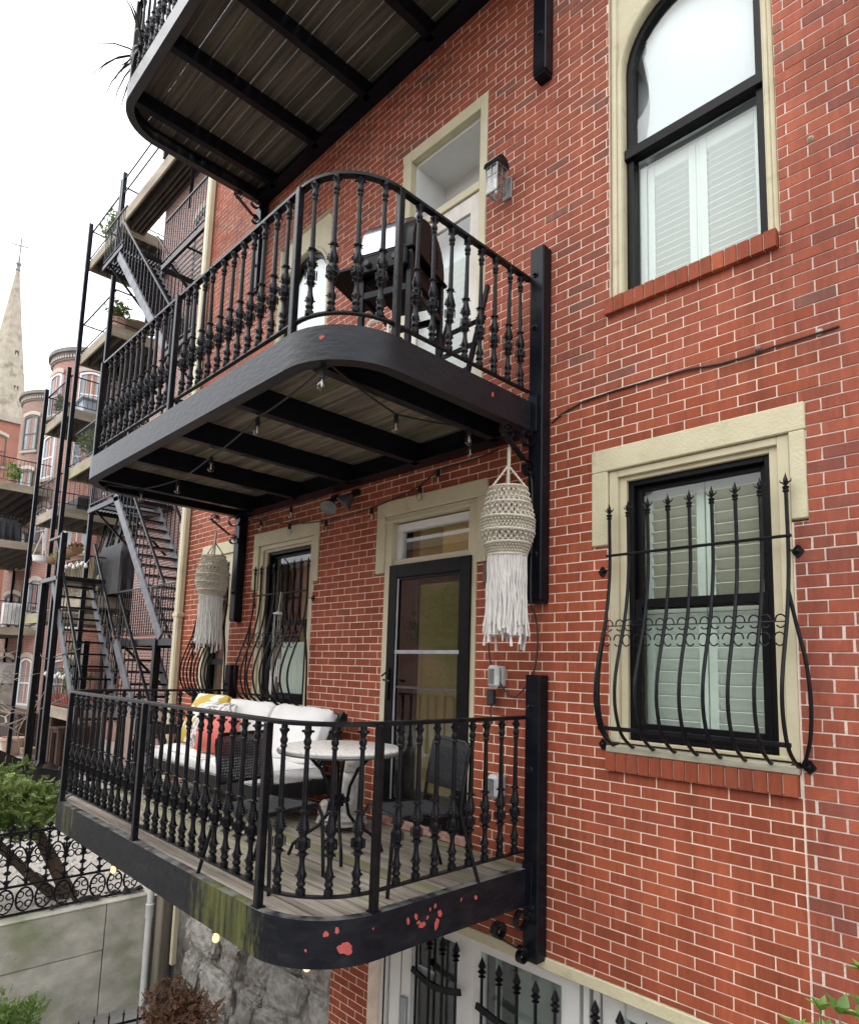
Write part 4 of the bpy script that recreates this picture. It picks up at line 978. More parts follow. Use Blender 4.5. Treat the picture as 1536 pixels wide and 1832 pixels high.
# side table with a cushion seen behind the right chair
# stone figure by the wall
def stone_figure():
    r = thing('stone_figure', 'weathered grey stone garden figure by the wall behind the table', 'statue', (-4.50, -.36, DZ)); rnd = random.Random(4)
    def lump(name, c, s, sd):
        bm = bmesh.new(); bmesh.ops.create_icosphere(bm, subdivisions=3, radius=.5); q = random.Random(sd); ph = [q.uniform(0, 6) for _ in range(4)]
        for v in bm.verts: v.co = Vector((v.co.x*s[0], v.co.y*s[1], v.co.z*s[2]))*(1+.10*math.sin(11*v.co.x+ph[0])*math.sin(9*v.co.z+ph[1])+.05*math.sin(25*v.co.z+ph[2])+q.uniform(-.02,.02))+Vector(c)
        b = MB(); b.v = [tuple(v.co) for v in bm.verts]; b.f = [tuple(v.index for v in f.verts) for f in bm.faces]; b.mi = [0]*len(b.f); bm.free(); obj(name, b, m_stone, r, smooth=True)
    lump('base', (-4.50, -.38, -1.24), (.40, .40, .14), 1); lump('body', (-4.47, -.33, -1.05), (.24, .24, .46), 2); lump('head', (-4.46, -.33, -.80), (.15, .16, .19), 3); lump('paw', (-4.62, -.45, -1.17), (.16, .14, .14), 4)
stone_figure()

# ================================================================ MACRAME HANGINGS
def macrame(label):
    r = thing('macrame_lantern', label, 'macrame hanging', (0,0,0), 'macrame lanterns hung from the scroll brackets')
    RG = [(.134, 0), (.163, -.122), (.186, -.222), (.185, -.312), (.162, -.398), (.134, -.470)]
    for (R_, z) in RG:
        b = MB(); b.tube([(R_*math.cos(2*PI*k/36), R_*math.sin(2*PI*k/36), z+.004*math.sin(2*PI*k/36+R_*90)) for k in range(36)], .0085, 6, closed=True); obj('ring', b, m_macrame, r, smooth=True)
    for i in range(5):
        (r0, z0), (r1, z1) = RG[i], RG[i+1]; b = MB(); dense = i in (2, 4); n = 44 if dense else 26; tw = .30 if dense else .42; w = .0052 if dense else .0075; rows = 3 if not dense else 4
        for sg in (-1, 1):
            for k in range(n):
                a0 = 2*PI*k/n; P = []
                for j in range(7):
                    t = j/6; a = a0+sg*tw*t; rr = r0+(r1-r0)*t+.004*sg*math.cos(PI*rows*t+k)-.026*math.sin(PI*t); P.append((rr*math.cos(a), rr*math.sin(a), z0+(z1-z0)*t))
                b.tube(P, w, 4, cap=False)
        for q in range(1, rows):                   # knots where the cords cross
            t = q/rows; rr = r0+(r1-r0)*t
            for k in range(n):
                a = 2*PI*(k+.5*(q % 2))/n; c = (rr*math.cos(a), rr*math.sin(a), z0+(z1-z0)*t); s_ = w*1.6
                b.add([(c[0]+s_*x, c[1]+s_*y, c[2]+s_*z) for x, y, z in ((1,0,0),(-1,0,0),(0,1,0),(0,-1,0),(0,0,1),(0,0,-1))], [(0,2,4),(2,1,4),(1,3,4),(3,0,4),(2,0,5),(1,2,5),(3,1,5),(0,3,5)])
        obj('net', b, m_macrame, r)
    b = MB(); rnd = random.Random(6)
    for k in range(190):
        a = 2*PI*k/190+rnd.uniform(-.03,.03); L_ = rnd.uniform(.46,.56) if rnd.random() > .07 else rnd.uniform(.58,.66)
        rr = .130+rnd.uniform(-.012,.004); P = []; w1, w2, dr = rnd.uniform(0,6), rnd.uniform(0,6), rnd.uniform(-.012,.022)
        for j in range(11):
            t = j/10; q = .007*t; P.append(((rr+dr*t*t)*math.cos(a)+q*math.sin(5*t+w1)+.003*math.sin(17*t+w2), (rr+dr*t*t)*math.sin(a)+q*math.sin(4*t+w2)+.003*math.sin(15*t+w1), -.47-L_*t))
        b.tube(P, [.0052]*8+[.006, .0075, .010 if k % 3 else .004], 5)
    obj('fringe', b, m_fringe, r)
    b = MB()
    for k in range(3):
        a = 2*PI*k/3+.3; P0 = Vector((.132*math.cos(a), .132*math.sin(a), .0)); P1 = Vector((0,0,.17))
        for s in (0, PI): b.tube([tuple(P0.lerp(P1, t/14)+Vector((math.cos(t*1.6+s), math.sin(t*1.6+s), 0))*.005) for t in range(15)], .0055, 5)
    b.tube([(0,0,.165), (.004,0,.21), (.002,0,.30)], .013, 6); b.tube([(0,0,.165), (0,0,.0), (0,.0,-.1)], .012, 6); b.tube([(.002,0,.30), (0,0,.36), (0,.0,.42)], .003, 5)
    obj('hanger', b, m_macrame, r, smooth=True)
    return r
mac1 = macrame('white macrame lantern with long fringe hanging by the right wall column'); mac1.location = (-2.852, -.325, 1.262)
mac2 = copy_tree(mac1); mac2['label'] = 'macrame lantern hanging at the far left wall column'; mac2.location = (-7.24, -.325, 1.235); mac2.rotation_euler = (0, 0, 1.1)

# ================================================================ THINGS ON THE MIDDLE BALCONY
GZ = 1.944
grill = thing('gas_grill', 'chrome lidded gas grill on a black cart behind the balusters', 'grill', (-3.42, -.95, GZ))
GX0, GX1, GY0, GY1 = -3.62, -3.20, -1.11, -.58
# lid: half barrel turned about x
def half_lid(x0, x1, yc, z0, ry, rz, th=0.0, n=16):
    b = MB(); P = [(yc+ry*math.cos(PI*k/n), z0+rz*math.sin(PI*k/n)**.8) for k in range(n+1)]; b.prism(P, x1-x0, 'x', x0); return b
GC = (GY0+GY1)/2
b = half_lid(GX0+.02, GX1-.07, GC, 2.905, .285, .34); obj('lid', b, m_chrome, grill, smooth=True)
for (a, c) in ((GX0-.01, GX0+.02), (GX1-.07, GX1)):
    b = half_lid(a, c, GC, 2.902, .262, .315)
    for k in range(5): b.box(c if c > -3.3 else a-.003, (c+.004) if c > -3.3 else a, GC+.02, GC+.15, 2.96+.03*k, 2.973+.03*k)
    obj('lid_end', b, m_blackgloss, grill, smooth=True)
b = MB(); b.bbox(GX0-.02, GX1+.02, GY0-.02, GY1+.02, 2.875, 2.903, .008); b.bbox(GX0+.03, GX1-.03, GY0+.02, GY1-.02, 2.70, 2.875, .02); obj('firebox', b, m_blackgloss, grill)
b = MB(); b.bbox(GX0-.02, GX1-.02, GY0-.045, GY0+.02, 2.74, 2.865, .01); obj('control_panel', b, m_blackgloss, grill)
for k in range(3):
    b = MB(); b.lathe([(.025,0),(.025,.02),(.02,.03),(0,.03)], 12); b.xf(Matrix.Translation((GX0+.10+.11*k, GY0-.045, 2.80)) @ Matrix.Rotation(PI/2, 4, 'X')); obj('knob', b, m_rubber, grill)
for (x, y) in ((GX0, GY0), (GX1-.04, GY0), (GX0, GY1-.04), (GX1-.04, GY1-.04)):
    b = MB(); b.bbox(x, x+.04, y, y+.04, GZ+.001, 2.87, .003); obj('leg', b, m_steel, grill)
b = MB()
for z in (2.58, 2.10):
    b.bbox(GX0+.04, GX1-.04, GY0+.004, GY0+.03, z, z+.05, .003); b.bbox(GX0+.04, GX1-.04, GY1-.03, GY1-.004, z, z+.05, .003); b.bbox(GX1-.03, GX1-.004, GY0+.04, GY1-.04, z, z+.05, .003); b.bbox(GX0+.004, GX0+.03, GY0+.04, GY1-.04, z, z+.05, .003)
b.bar((GX0+.02, GY0+.02, 2.15), (GX0+.02, GY1-.02, 2.55), .02, .03); b.bbox(GX0+.03, GX1-.03, GY0+.03, GY1-.03, 2.10, 2.115, .002)
obj('cart', b, m_steel, grill)
b = MB(); b.bbox(GX0-.30, GX0-.02, GY0, GY1, 2.83, 2.86, .006); obj('side_shelf', b, m_blackgloss, grill)
grill.rotation_euler = (0, 0, math.radians(20))
b = MB(); b.lathe([(.09,0),(.15,.03),(.155,.10),(.155,.23),(.13,.30),(.06,.33),(.03,.34),(.03,.37),(0,.37)], 20, (-3.40, -1.08, GZ+.003)); tank = obj('propane_tank', b, m_plasticwhite, None, smooth=True); tag(tank, 'white propane tank standing under the grill', 'gas tank')
b = MB(); b.tube([(-3.40+.085*math.cos(2*PI*k/20), -1.08+.085*math.sin(2*PI*k/20), GZ+.42) for k in range(20)], .012, 6, closed=True)
for k in range(3): b.tube([(-3.40+.085*math.cos(2.1*k), -1.08+.085*math.sin(2.1*k), GZ+.33), (-3.40+.085*math.cos(2.1*k), -1.08+.085*math.sin(2.1*k), GZ+.42)], .01, 6)
obj('handle_ring', b, m_plasticwhite, tank)
b = MB(); b.bbox(-3.47, -3.38, -1.245, -1.236, GZ+.08, GZ+.22, .002); obj('sticker', b, mat('blue_sticker', (.10,.28,.50), (.6,.62,.62), 18, .5, contrast=(.5,.55)), tank)
# folding chair and bench on the left part of the middle balcony
fold = thing('folding_chair', 'black folding chair leaning beside the upper door behind the grill', 'chair', (-3.1, -.4, GZ))
for dx in (0, -.36):
    b = MB(); b.bar((-3.02+dx, -.62, GZ+.0), (-3.10+dx, -.30, GZ+.95), .026, .035); obj('leg', b, m_steel, fold)
for z in (.18, .40, .62): 
    b = MB(); b.bar((-3.02, -.62+.32*z/.95, GZ+z), (-3.38, -.62+.32*z/.95, GZ+z), .02, .03); obj('rung', b, m_steel, fold)
bench = thing('metal_bench', 'dark metal slatted bench at the left half of the middle balcony', 'bench', (-5.9, -.8, GZ))
for k in range(5):
    x = -6.55+.30*k; b = MB(); b.bbox(x, x+.07, -.60, -.575, GZ+.42, GZ+1.0, .004); obj('slat', b, m_steel, bench)
b = MB(); b.bbox(-6.6, -5.25, -.61, -.57, GZ+1.0, GZ+1.06, .004); b.bbox(-6.6, -5.25, -.61, -.57, GZ+.36, GZ+.42, .004); obj('back_rail', b, m_steel, bench)
b = MB(); b.bbox(-6.6, -5.25, -1.0, -.62, GZ+.38, GZ+.42, .004); obj('seat', b, m_steel, bench)
for (x, y) in ((-6.6, -1.0), (-5.31, -1.0), (-6.6, -.61), (-5.31, -.61)):
    b = MB(); b.bbox(x, x+.06, y, y+.04, GZ, GZ+.38, .004); obj('leg', b, m_steel, bench)

# spiky plant hanging over the top balcony's left corner
def spiky(x, y, z, n, L_, seed):
    b = MB(); rnd = random.Random(seed)
    for k in range(n):
        a = rnd.uniform(0, 2*PI); el = rnd.uniform(-.5, 1.2); w = rnd.uniform(.012, .022); P = []
        for j in range(6):
            t = j/5; h = L_*t; P.append(Vector((x+h*math.cos(el-.9*t)*math.cos(a), y+h*math.cos(el-.9*t)*math.sin(a), z+h*math.sin(el-.9*t*1.0))))
        sd_ = Vector((-math.sin(a), math.cos(a), 0)); vs = []
        for j, p in enumerate(P): ww = w*(1-j/5)+.001; vs += [tuple(p-sd_*ww), tuple(p+Vector((0,0,-ww*.4))), tuple(p+sd_*ww)]
        b.add(vs, [(3*j+q, 3*j+q+1, 3*j+q+4, 3*j+q+3) for j in range(5) for q in (0, 1)])
    return b
plant = thing('spiky_plant', 'spiky dark leaved potted plant at the corner of the topmost balcony', 'plant', (-6.75, -1.62, 6.03))
b = spiky(-6.80, -1.74, 6.42, 34, .72, 2); obj('foliage', b, mat('dark_leaf', (.028,.042,.022), (.05,.065,.03), 5, .5), plant)
b = MB(); b.lathe([(.13,0),(.17,.28),(.18,.30),(.15,.30),(.14,.26),(0,.26)], 16, (-6.75, -1.62, 6.028)); obj('pot', b, mat('dark_pot', (.08,.06,.05), (.1,.08,.06), 4, .7), plant)

# ================================================================ FITTINGS ON THE WALL
lamp = thing('wall_lantern', 'weathered metal wall lantern with glass sides right of the upper door', 'lantern', (-3.22, 0, 4.0))
LX, LY = -3.165, -.15; w = .062
b = MB(); b.bbox(LX-.045, LX+.045, -.018, -.001, 3.80, 3.98, .004); b.bar((LX, -.018, 3.95), (LX, LY+.03, 3.98), .016, .02); obj('bracket', b, mat('aged_zinc', (.30,.32,.31), (.20,.21,.20), 18, .6, .2, metal=.5), lamp)
b = MB(); zb_, zt_ = 3.765, 3.985
for sx in (-1, 1):
    for sy in (-1, 1): b.bar((LX+sx*w*.82, LY+sy*w*.82, zb_), (LX+sx*w, LY+sy*w, zt_), .008)
for z, s in ((zb_, .82), (zt_, 1.0), ((zb_+zt_)/2+.03, .93)):
    for a in ((-1,-1,1,-1),(1,-1,1,1),(1,1,-1,1),(-1,1,-1,-1)): b.bar((LX+a[0]*w*s, LY+a[1]*w*s, z), (LX+a[2]*w*s, LY+a[3]*w*s, z), .009 if s != .93 else .005)
for (ax, ay) in ((0,-1),(1,0),(-1,0),(0,1)): b.bar((LX+ax*w*.82, LY+ay*w*.82, zb_), (LX+ax*w, LY+ay*w, zt_), .005)
obj('cage', b, mat('zinc_cage', (.32,.35,.34), (.22,.24,.235), 18, .5, .1, metal=.6), lamp)
b = MB(); 
n = 10
P = [(LY+(w+.012)*math.cos(PI*k/n), zt_+.002+.085*math.sin(PI*k/n)) for k in range(n+1)]; b.prism(P, 2*w+.02, 'x', LX-w-.01); b.tube([(LX, LY, zt_+.085), (LX, LY, zt_+.105)], .012, 8); obj('hood', b, m_black, lamp, smooth=True)
for (x0, x1, y0, y1) in ((LX-w*.9, LX+w*.9, LY-w*.91, LY-w*.9), (LX+w*.9, LX+w*.91, LY-w*.9, LY+w*.9), (LX-w*.91, LX-w*.9, LY-w*.9, LY+w*.9)):
    b = MB(); b.box(x0, x1, y0, y1, zb_+.005, zt_-.005); obj('glass_panel', b, glass_mat('lantern_glass', (.8,.84,.84), boost=3.0, rough=.2), lamp)
b = MB(); b.lathe([(.012,0),(.014,.05),(.02,.08),(.018,.12),(0,.14)], 10, (LX, LY, zb_+.01)); obj('candle', b, m_white, lamp, smooth=True)
def outlet(label, x, z, cord):
    r = thing('outlet_box', label, 'outlet box', (x, 0, z), 'weatherproof outlet boxes on the wall')
    b = MB(); b.bbox(x-.055, x+.055, -.045, -.001, z-.075, z+.075, .008); obj('back_box', b, m_grey, r)
    b = MB(); b.bbox(x-.052, x+.05, -.105, -.046, z-.085, z+.08, .022); obj('cover', b, mat('cloudy_cover', (.46,.47,.46), (.60,.61,.60), 14, .35, .2, 60, contrast=(.4,.6)), r, smooth=False)
    b = MB(); b.bbox(x-.03, x+.028, -.112, -.105, z-.06, z+.055, .003); obj('cover_window', b, m_clear, r)
    if cord:
        b = MB(); b.bbox(x-.075, x-.012, -.075, -.03, z-.21, z-.10, .008); obj('adapter', b, m_rubber, r)
        b = MB(); b.tube([(x-.04, -.05, z-.21), (x-.05, -.06, z-.26), (x-.02, -.07, z-.30), (x-.035, -.07, z-.36), (x-.03, -.1, z-.42)], .006, 6); obj('cord', b, m_rubber, r, smooth=True)
outlet('weatherproof outlet box with a black adapter and cords, beside the storm door', -3.16, -.035, True)
outlet('weatherproof outlet box without cords, low behind the balcony rail', -3.145, -.815, False)
b = MB(); b.bbox(-3.335, -3.29, -.03, -.001, .67, .83, .006); o = obj('doorbell_chime', b, mat('brown_plastic', (.09,.075,.06), (.11,.09,.07), 5, .5), None); tag(o, 'small dark doorbell box beside the ground floor door lintel', 'doorbell')
b = MB(); P = [(-2.72,-.004,1.80),(-2.62,-.012,1.845),(-2.45,-.012,1.885),(-2.2,-.01,1.895),(-1.95,-.012,1.888),(-1.7,-.012,1.883),(-1.5,-.012,1.855),(-1.3,-.012,1.853),(-1.22,-.012,1.862),(-1.1,-.012,1.86),(-.98,-.012,1.862),(-.885,-.006,1.868)]
b.tube(P, .0065, 6); o = obj('wall_cable', b, m_rubber, None, smooth=True); tag(o, 'thin black cable running up across the bricks above the shuttered window', 'cable')
b = MB(); b.lathe([(.018,0),(.018,.02),(.008,.03),(0,.03)], 8); b.xf(Matrix.Translation((-1.29,-.002,1.877)) @ Matrix.Rotation(PI/2, 4, 'X')); o2 = obj('wall_anchor', b, mat('rust', (.16,.09,.07), (.25,.15,.12), 20, .8), None); tag(o2, 'rusty anchor stud in the bricks above the wall cable', 'anchor')
for i, (x, z) in enumerate(((-1.20, 3.02), (-.98, 1.87))):
    b = MB(); b.lathe([(.022,0),(.018,.006),(.006,.02),(0,.02)], 8); b.xf(Matrix.Translation((x+.22 if i == 0 else x,-.0,z)) @ Matrix.Rotation(PI/2, 4, 'X')); o2 = obj('wall_plug', b, mat('old_putty', (.45,.40,.33), (.3,.26,.2), 20, .9), None); tag(o2, ('putty plug in the old bricks right of the arched window' if i == 0 else 'putty plug at the upper end of the wall cable'), 'wall plug')
b = MB(); P = [(-2.86,-.14,1.55),(-2.80,-.125,1.35),(-2.80,-.12,.9),(-2.80,-.12,.5),(-2.80,-.06,.38),(-2.79,-.05,.2),(-2.84,-.04,-.02),(-2.98,-.04,-.17),(-3.08,-.05,-.13),(-3.17,-.06,-.0),(-3.21,-.07,.1),(-3.235,-.06,.3),(-3.22,-.05,.45)]
def smooth3(P, k=5):
    out = []
    for i in range(len(P)-1):
        a = P[max(i-1,0)]; b_ = P[i]; c = P[i+1]; d = P[min(i+2,len(P)-1)]
        for j in range(k):
            t = j/k; out.append(tuple(.5*((2*b_[q])+(-a[q]+c[q])*t+(2*a[q]-5*b_[q]+4*c[q]-d[q])*t*t+(-a[q]+3*b_[q]-3*c[q]+d[q])*t**3) for q in range(3)))
    out.append(P[-1]); return out
b.tube(smooth3(P), .006, 6); o = obj('power_cord', b, m_rubber, None, smooth=True); tag(o, 'black cord looping from the wall column down to the upper outlet box', 'cord')
# floodlights under the middle balcony
for i, (x, ang, lb) in enumerate(((-5.32, -.5, 'small floodlight under the middle balcony, left of the pair'), (-4.98, .5, 'small floodlight under the middle balcony, right of the pair'))):
    r = thing('floodlight', lb, 'floodlight', (x, -.02, 1.62), 'pair of floodlights under the middle balcony')
    b = MB(); b.bbox(x-.045, x+.045, -.05, -.001, 1.64, 1.70, .006); b.bar((x, -.04, 1.65), (x, -.09, 1.61), .02); obj('bracket', b, m_black, r)
    b = MB(); b.lathe([(.03,0),(.055,.06),(.085,.11),(.085,.125),(0,.125)], 14); b.xf(Matrix.Translation((x, -.07, 1.64)) @ Matrix.Rotation(ang, 4, 'Y') @ Matrix.Rotation(math.radians(150), 4, 'X')); obj('head', b, mat('dull_lamp_metal', (.16,.17,.17), (.1,.105,.11), 9, .4, metal=.5), r, smooth=True)
# strings of bulbs
def bulb_parts():
    s = MB(); s.lathe([(.004,.065),(.012,.062),(.017,.055),(.017,.018),(.020,.014),(.020,.004),(0,.004)], 10); sm = s.mesh('socket', m_rubber, True)
    g = MB(); g.lathe([(.012,.004),(.014,-.006),(.026,-.026),(.029,-.042),(.025,-.058),(.013,-.069),(0,-.072)], 12); gm = g.mesh('bulb', m_bulb, True)
    f = MB(); f.lathe([(.004,.0),(.006,-.02),(.004,-.045),(0,-.05)], 6); fm = f.mesh('filament', mat('filament_glass', (.7,.68,.62), None, 3, .4))
    return sm, gm, fm
BS, BG, BF = bulb_parts(); g2 = MB(); g2.lathe([(.012,.004),(.013,-.006),(.020,-.022),(.022,-.034),(.019,-.047),(.010,-.056),(0,-.058)], 12); BLIT = g2.mesh('bulb', m_lit, True)
def bulb_string(label, pts, bulbs, lit=False, sag=.05):
    r = thing('string_light', label, 'string lights', pts[0])
    b = MB(); P = []
    for i in range(len(pts)-1):
        A, B = Vector(pts[i]), Vector(pts[i+1]); n = 8
        for j in range(n): t = j/n; q = A.lerp(B, t); q.z -= sag*(A-B).length*4*t*(1-t)*.35; P.append(tuple(q))
    P.append(pts[-1]); b.tube(P, .0068, 5); obj('cable', b, m_rubber, r, smooth=True)
    for (x, y, z) in bulbs:
        s = inst('socket', BS, r, (x, y, z)); inst('bulb', BLIT if lit else BG, s, (x, y, z))
        if not lit: inst('filament', BF, s, (x, y, z))
bu = [(-3.10,-1.74,1.66),(-4.08,-1.60,1.66),(-5.17,-1.41,1.66),(-6.10,-1.29,1.66),(-6.74,-1.39,1.66),(-6.85,-1.69,1.66)]
bulb_string('string of clear bulbs sagging along the outer underside of the middle balcony', [(-3.06,-1.70,1.75)]+[(x, y, z+.066) for x, y, z in bu], bu)
bu = [(-3.30,-.99,1.66),(-3.09,-.48,1.66),(-3.27,-.27,1.66)]
bulb_string('string of clear bulbs crossing to the right bracket under the middle balcony', [(-3.06,-1.70,1.74)]+[(x, y, z+.066) for x, y, z in bu], bu)
bu = [(-3.83,-.05,1.60),(-4.05,-.05,1.50),(-4.69,-.05,1.41),(-5.41,-.05,1.39),(-6.07,-.06,1.45),(-6.68,-.06,1.57),(-5.93,-.14,1.60)]
bulb_string('string of clear bulbs along the wall above the ground floor door', [(-3.2,-.03,1.70)]+[(x, y, z+.066) for x, y, z in bu[:6]]+[(-6.9,-.1,1.68),(-5.93,-.14,1.67),(-5.2,-.12,1.70)], bu)
bu = [(-5.72,-1.72,-1.645),(-3.92,-1.74,-1.63),(-3.07,-1.66,-1.54)]
bulb_string('string of lit warm bulbs hanging below the lowest balcony', [(-6.6,-1.70,-1.52)]+[(x, y, z+.066) for x, y, z in bu]+[(-3.0,-1.2,-1.5)], bu, True, .02)
# wind chime in front of the window behind the sofa
wc = thing('wind_chime', 'white wind chime hanging inside the guard of the sofa window', 'wind chime', (-6.1, -.12, .75))
b = MB(); b.tube([(-6.1,-.10,.77),(-6.1,-.12,.55)], .003, 4); b.lathe([(.05,0),(.055,.01),(0,.03)], 10, (-6.1,-.12,.53)); obj('top', b, m_white, wc)
for k in range(5):
    a = 2*PI*k/5; x, y = -6.1+.045*math.cos(a), -.12+.045*math.sin(a); z0 = .12-.06*k
    b = MB(); b.tube([(x, y, .53), (x, y, z0)], .0015, 4); b.tube([(x, y, z0), (x, y, z0-.24)], .008, 6); obj('chime', b, m_white, wc)
# cream downpipe at the far corner of the house
dp = thing('downpipe', 'cream painted downpipe running up the far corner of the brick house', 'downpipe', (-8.72, 0, -3))
b = MB(); b.bbox(-8.78, -8.66, -.10, -.004, -1.7, 7.6, .02); obj('pipe', b, m_cream_smooth, dp)
b = MB(); b.bbox(-8.86, -8.79, -.035, .06, -1.7, 8.0, .005); obj('corner_board', b, m_cream_smooth, dp)
for z in (.6, 2.9, 5.4): b = MB(); b.bbox(-8.80, -8.64, -.108, -.003, z, z+.05, .004); obj('strap', b, m_cream_smooth, dp)
# ================================================================ AREAWAY, RETAINING WALL, FENCES
rw = thing('retaining_wall', 'mossy concrete retaining wall with form board seams under the ornate iron fence', 'retaining wall', (-8.95, -2, -4.25))
for (y0, y1, z0, z1, dx) in ((-.62, -.06, -4.3, -2.975, 0), (-2.2, -.632, -3.50, -2.975, .003), (-2.2, -.632, -4.3, -3.508, -.004), (-5.0, -2.21, -3.44, -2.975, 0), (-5.0, -2.21, -4.3, -3.45, .004), (-9, -5.01, -4.3, -2.975, 0)):
    b = MB(); b.bbox(-9.10, -8.80+dx, y0, y1, z0, z1, .008); obj('concrete_panel', b, m_conc, rw)
b = MB(); b.bbox(-9.12, -8.785, -9, -.06, -2.974, -2.95, .008); obj('coping', b, m_conc, rw)
pp = thing('drain_pipe', 'white plastic drain pipe with a coupling, under the lowest balcony', 'drain pipe', (-8.72, -.12, -4.25))
b = MB(); b.tube([(-8.72,-.13,-4.25),(-8.72,-.13,-3.1),(-8.72,-.13,-2.1),(-8.72,-.08,-1.7)], .042, 12); obj('pipe', b, m_plasticwhite, pp, smooth=True)
b = MB(); b.lathe([(.042,0),(.052,.005),(.052,.14),(.055,.145),(.055,.165),(.042,.17)], 14, (-8.72,-.13,-3.22)); obj('coupling', b, m_plasticwhite, pp, smooth=True)
wp = thing('timber_post', 'weathered timber post beside the white drain pipe', 'post', (-8.35, -.09, -4.25))
b = MB(); b.bbox(-8.46, -8.28, -.16, -.012, -4.25, -1.8, .01); obj('post', b, mat('old_post_wood', (.23,.20,.15), (.12,.105,.08), 8, .9, .5, 30, stretch=(1,1,.15), rnd=.1), wp)
b = MB(); b.tube([(-8.20,-.06,-4.25),(-8.20,-.06,-1.8)], .028, 8); o = obj('conduit', b, m_rubber, None, smooth=True); tag(o, 'black conduit beside the timber post', 'conduit')
b = MB(); b.bbox(-8.14,-8.08,-.09,-.03,-3.6,-1.8,.005); o = obj('cream_batten', b, m_cream_smooth, None); tag(o, 'cream batten between the conduit and the rubble foundation', 'batten')
def ornate_fence():
    r = thing('ornate_fence', 'ornate black cast iron fence with circles and gothic arches on the concrete wall', 'fence', (-8.95, -2.5, -2.95)); x = -8.97
    z0, zc, z1 = -2.93, -2.62, -2.02; Y0, Y1 = -4.6, -.14
    b = MB()
    for z in (z0, zc, z1): b.tube([(x, Y0, z), (x, Y1, z)], .016, 5)
    obj('rail', b, m_black, r)
    n = int((Y1-Y0)/.20); 
    def circ(b, cy, cz, rr, w=.009, k0=0, k1=16, m=16): b.tube([(x, cy+rr*math.cos(2*PI*k/m), cz+rr*math.sin(2*PI*k/m)) for k in range(k0, k1+1)], w, 4)
    def leaf(b, cy, cz, s_=.027):
        b.add([(x+.012, cy, cz), (x, cy-s_, cz), (x, cy, cz-s_), (x, cy+s_, cz), (x, cy, cz+s_), (x-.012, cy, cz)], [(0,1,2),(0,2,3),(0,3,4),(0,4,1),(5,2,1),(5,3,2),(5,4,3),(5,1,4)])
    b1 = MB(); b2 = MB(); b3 = MB()
    for k in range(n):
        yc = Y0+.1+.2*k
        b1.tube([(x, yc+.088*math.cos(2*PI*q/16), (z0+zc)/2+.13*math.sin(2*PI*q/16)) for q in range(16)], .0125, 4, closed=True)
        for (dy, dz) in ((.045,.055),(-.045,.055),(.045,-.055),(-.045,-.055)): circ(b1, yc+dy, (z0+zc)/2+dz, .034, .009)
        # spear stem with crockets
        b2.tube([(x, yc, zc), (x, yc, z1+.02)], .012, 4)
        for q in range(5): leaf(b2, yc-.018, zc+.06+.10*q); leaf(b2, yc+.018, zc+.06+.10*q)
        leaf(b2, yc, z1+.05, .04); leaf(b2, yc-.03, z1+.01, .026); leaf(b2, yc+.03, z1+.01, .026)
        # pointed arches between stems, cusped
        ym = yc+.1
        for sg in (-1, 1):
            P = [(x, ym+sg*.1, zc+.18)]+[(x, ym+sg*.1*math.cos(t*PI/2/7), zc+.18+.26*math.sin(t*PI/2/7)) for t in range(1, 8)]; b3.tube(P, .012, 4)
            circ(b3, ym+sg*.045, zc+.28, .038, .009); leaf(b3, ym+sg*.07, zc+.40)
        circ(b3, ym, zc+.36, .035, .009); b3.tube([(x, ym, zc+.44), (x, ym, z1)], .010, 4); leaf(b3, ym, z1-.05, .03); circ(b3, ym-.05, z1-.06, .045, .009); circ(b3, ym+.05, z1-.06, .045, .009)
        b3.tube([(x, yc-.02, zc+.02), (x, ym, zc+.12), (x, yc+.22, zc+.02)], .010, 4)
    obj('circle_band', b1, m_black, r); obj('spear', b2, m_black, r); obj('arch_tracery', b3, m_black, r)
    b = MB(); rnd = random.Random(2)
    for k in range(40): leafy = rnd.uniform(-1.3, -.2); b.add([(x+.03+rnd.uniform(-.02,.05), leafy+rnd.uniform(-.09,.09), -2.945+rnd.uniform(0,.09)) for _ in range(4)], [(0,1,2),(0,2,3),(0,3,1),(1,2,3)])
    o = obj('black_sheeting', b, m_rubber, None); tag(o, 'crumpled black plastic sheeting caught along the foot of the iron fence', 'plastic sheet')
ornate_fence()
sf = thing('low_iron_fence', 'low black iron spear fence in the areaway before the dead bush', 'fence', (-7.5, -1, -4.25))
P0, P1 = Vector((-7.55, -1.55, 0)), Vector((-7.35, -.45, 0))
for z in (-3.74, -4.1):
    b = MB(); b.bar((P0.x, P0.y, z), (P1.x, P1.y, z), .014, .022); obj('rail', b, m_black, sf)
for k in range(9):
    p = P0.lerp(P1, k/8); b = MB(); b.bar((p.x, p.y, -4.25), (p.x, p.y, -3.66), .013); b.lathe([(.008,-.02),(.016,-.005),(.007,.01),(.0,.05)], 6, (p.x, p.y, -3.65)); obj('spear', b, m_black, sf)

